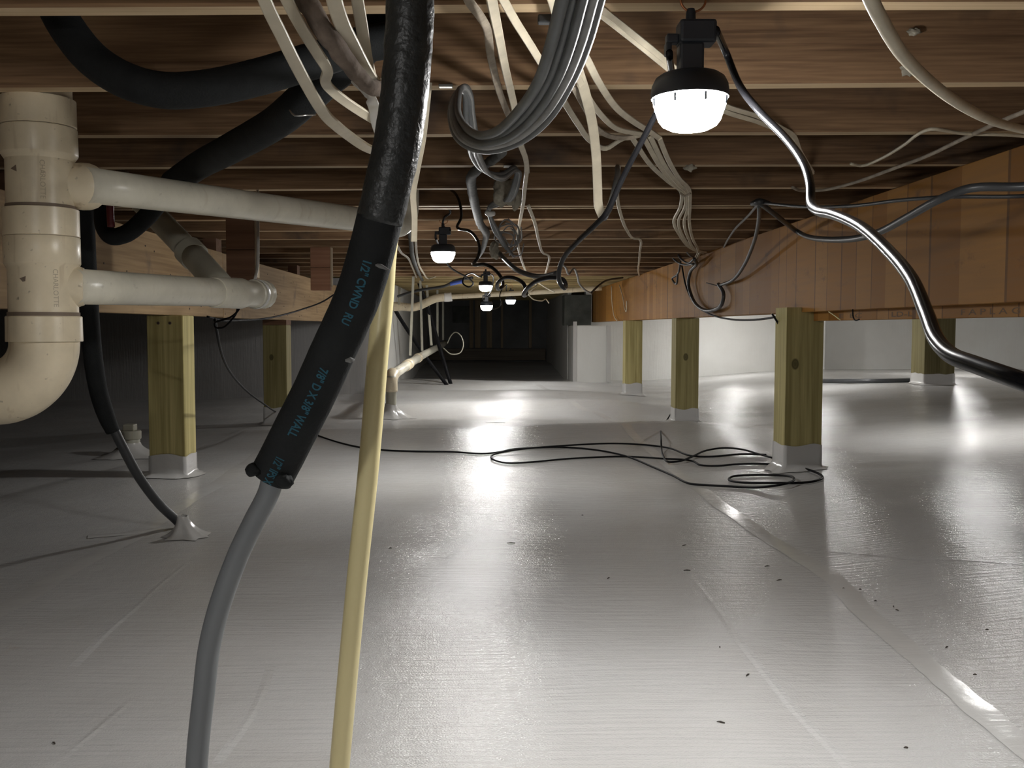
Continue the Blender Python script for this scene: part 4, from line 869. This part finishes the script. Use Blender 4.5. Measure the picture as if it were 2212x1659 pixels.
# extension cord from the girder to the nearest right post
fl = [(640, 912), (690, 942), (740, 958), (790, 968), (841, 973), (905, 975), (976, 976), (1040, 980), (1075, 977), (1111, 970), (1160, 967), (1213, 966), (1280, 971), (1348, 984), (1411, 1009), (1455, 1028), (1492, 1045), (1530, 1048), (1567, 1050), (1630, 1053), (1681, 1048), (1709, 1041), (1715, 1033), (1692, 1027), (1630, 1026), (1588, 1028), (1574, 1035), (1598, 1042), (1671, 1043), (1744, 1042), (1773, 1035), (1773, 1026), (1723, 1009), (1650, 1002), (1588, 1003), (1557, 1006), (1515, 1005), (1499, 997), (1480, 993), (1440, 991), (1348, 986), (1280, 988), (1213, 992), (1150, 998), (1094, 1000), (1064, 992), (1066, 982), (1111, 972), (1213, 963), (1314, 958), (1381, 960), (1442, 967), (1496, 985), (1540, 986), (1600, 981), (1655, 982)]
pts = [P(464, 690, 2.85), P(468, 712, 2.9), P(474, 745, 3.0), P(490, 792, 3.3), P(530, 842, 3.9), P(575, 876, 4.5), PF(608, 896, .03)] + [PF(u, v, .006 + (.010 if i in (20, 21, 22, 47, 48, 49) else 0)) for i, (u, v) in enumerate(fl)]
cable('extension_cord', pts, 'long black cord looped over the floor in front of the right posts', M['black_cord'], .0042, cat='cord', res=5)
c2 = [(1433, 985), (1446, 998), (1469, 996), (1496, 986), (1526, 973), (1557, 968), (1598, 970), (1640, 981), (1668, 989)]
mp = PF(1452, 905)
cable('extension_cord', [P(1452, 889, mp.y - .03), P(1438, 912, mp.y - .12), PF(1428, 950, .05), PF(1429, 968, .02)] + [PF(u, v, .014) for u, v in c2], 'short black cord curving from the middle right post to the nearest one', M['black_cord'], .0042, cat='cord', res=6)
cable('thin_wire', [P(1668, 678, 3.75), P(1680, 697, 3.75), P(1694, 722, 3.80)], 'two short black wire tails left of the nearest right post', M['black_cord'], .004, cat='wire')

# ------------------------------------------------------------------ litter on the sheet
LIT = [(1478, 1178, 14, .3, 'short dark splinter right of the bright glare, below the cord loops'), (1484, 1232, 15, 0, 'curved dark splinter at the head of the long floor crease'),
       (1657, 1223, 12, .1, 'thin splinter nearest above the bend of the right tape seam'), (1683, 1253, 14, .15, 'longer splinter just left of the right tape seam bend'),
       (1555, 1398, 8, 1.2, 'tiny upright speck left of the right tape seam'), (1615, 1458, 16, .4, 'curled pale-ended splinter in the lower right floor'),
       (1557, 1560, 18, -.15, 'longest splinter at the lower right of the floor'), (1957, 1615, 5, 0, 'round dark speck at the bottom right of the floor'),
       (1822, 1271, 5, 0, 'left one of two round specks beside the tape seam bend'), (1858, 1273, 5, 0, 'right one of two round specks beside the tape seam bend'),
       (1891, 1298, 5, 0, 'round speck just right of the tape seam bend'), (2132, 1360, 7, 0, 'dark speck near the right edge of the floor'),
       (2045, 1398, 12, .3, 'thin splinter right of the tape seam, near the right edge'), (1104, 1173, 18, 0, 'dark splinter lying in the sparkling glare'),
       (843, 1184, 7, .1, 'dark speck just right of the yellow pipe'), (1314, 1249, 12, .5, 'slanting splinter right of the sparkling glare'),
       (116, 1605, 13, -.3, 'black chip in the lower left corner of the floor'), (1258, 1113, 4, 0, 'black dot below the left end of the cord loops'),
       (2106, 1457, 6, 0, 'dark speck right of the lower tape seam'), (1070, 913, 42, 0, 'long thin splinter on the far floor beyond the cord loops'),
       (1930, 1310, 9, .8, 'upper one of two crossed splinters right of the seam bend'), (1938, 1318, 8, -.5, 'lower one of two crossed splinters right of the seam bend')]
for (u, v, ln, an, lb) in LIT:
    c = PF(u, v, .0014); k = c.y / F; L = max(ln * k, .006)
    d = Vector((math.cos(an), math.sin(an) * 3, 0)).normalized() * (L / 2)
    o = tube('splinter', [c - d, c + Vector((0, .0006, .0006)), c + d], [.0006, .0014, .0008], M['splinter'], None, segs=5, res=3)
    tag(o, lb, 'debris', 'dark splinters on the ground sheet')
# pale web scraps on the second joist, dark staple on the first
scrap(P(1958, 150, 1.612), .010, .003, .010, 3.3, 'pale fluff stuck on the joist face right of the biggest lamp, lower one', 'fluff')
scrap(P(1975, 68, 1.612), .011, .003, .006, 5.1, 'pale fluff stuck on the joist face near the white sweeping cable, upper one', 'fluff')
c = PH(1180, 38, .4015)
tag(MB().box(c.x - .011, c.x + .011, c.y - .007, c.y + .007, c.z - .008, c.z + .003, .002).obj('cable_clamp', M['dark_cord']), 'small dark clamp under the nearest joist left of the grey bundle', 'clip')
# faint stamp on the lower ply
def stamp(txt, u0, u1, v):
    a = onb(u0, v); b = onb(u1, v); x = 1.2440; ya = ray(u0, v); yb = ray(u1, v)
    y0, y1 = ya.y * 1.2445 / ya.x, yb.y * 1.2445 / yb.x
    vs, fs = text_mesh(txt, 0.021, 0.0002); w_ = max(p.x for p in vs)
    mesh_obj('print', [(x, y0 - p.x / w_ * (y0 - y1), EYE + 0.032 + p.y) for p in vs], fs, M['lvl_edge'], low_ply)
stamp('E  EC', 1812, 1862, 680); stamp('LD-L', 1925, 1972, 675); stamp('F A P L A G', 2075, 2205, 668)

# folds standing up in the ground sheet
for pix in ([(1480, 1232), (1545, 1312), (1592, 1380), (1640, 1440), (1720, 1540), (1790, 1612), (1850, 1680)], [(160, 1440), (260, 1342), (345, 1265), (410, 1212)], [(110, 1660), (230, 1560), (292, 1505)], [(470, 1650), (552, 1530), (585, 1440)], [(1700, 1185), (1830, 1195), (1960, 1206), (2100, 1212), (2230, 1222)]):
    c = spline([PF(*p) for p in pix], 8); vs, fs = [], []
    for i, p in enumerate(c):
        t = c[min(i + 1, len(c) - 1)] - c[max(0, i - 1)]; t.z = 0; t.normalize(); nr = Vector((t.y, -t.x, 0))
        k = min(1, i / 5, (len(c) - 1 - i) / 5) * (0.75 + 0.5 * noise.noise(Vector((i * .5, 3, 1))))
        for q, z in ((-.009, 0), (-.003, .0005), (0, .0012), (.002, .0005), (.008, 0)):
            a = p + nr * q; vs.append((a.x, a.y, FL(a.x, a.y) + .0003 + z * k))
    for i in range(len(c) - 1):
        for k in range(4): fs.append((i * 5 + k, i * 5 + k + 1, (i + 1) * 5 + k + 1, (i + 1) * 5 + k))
    mesh_obj('fold', vs, fs, M['membrane'], floor, True)
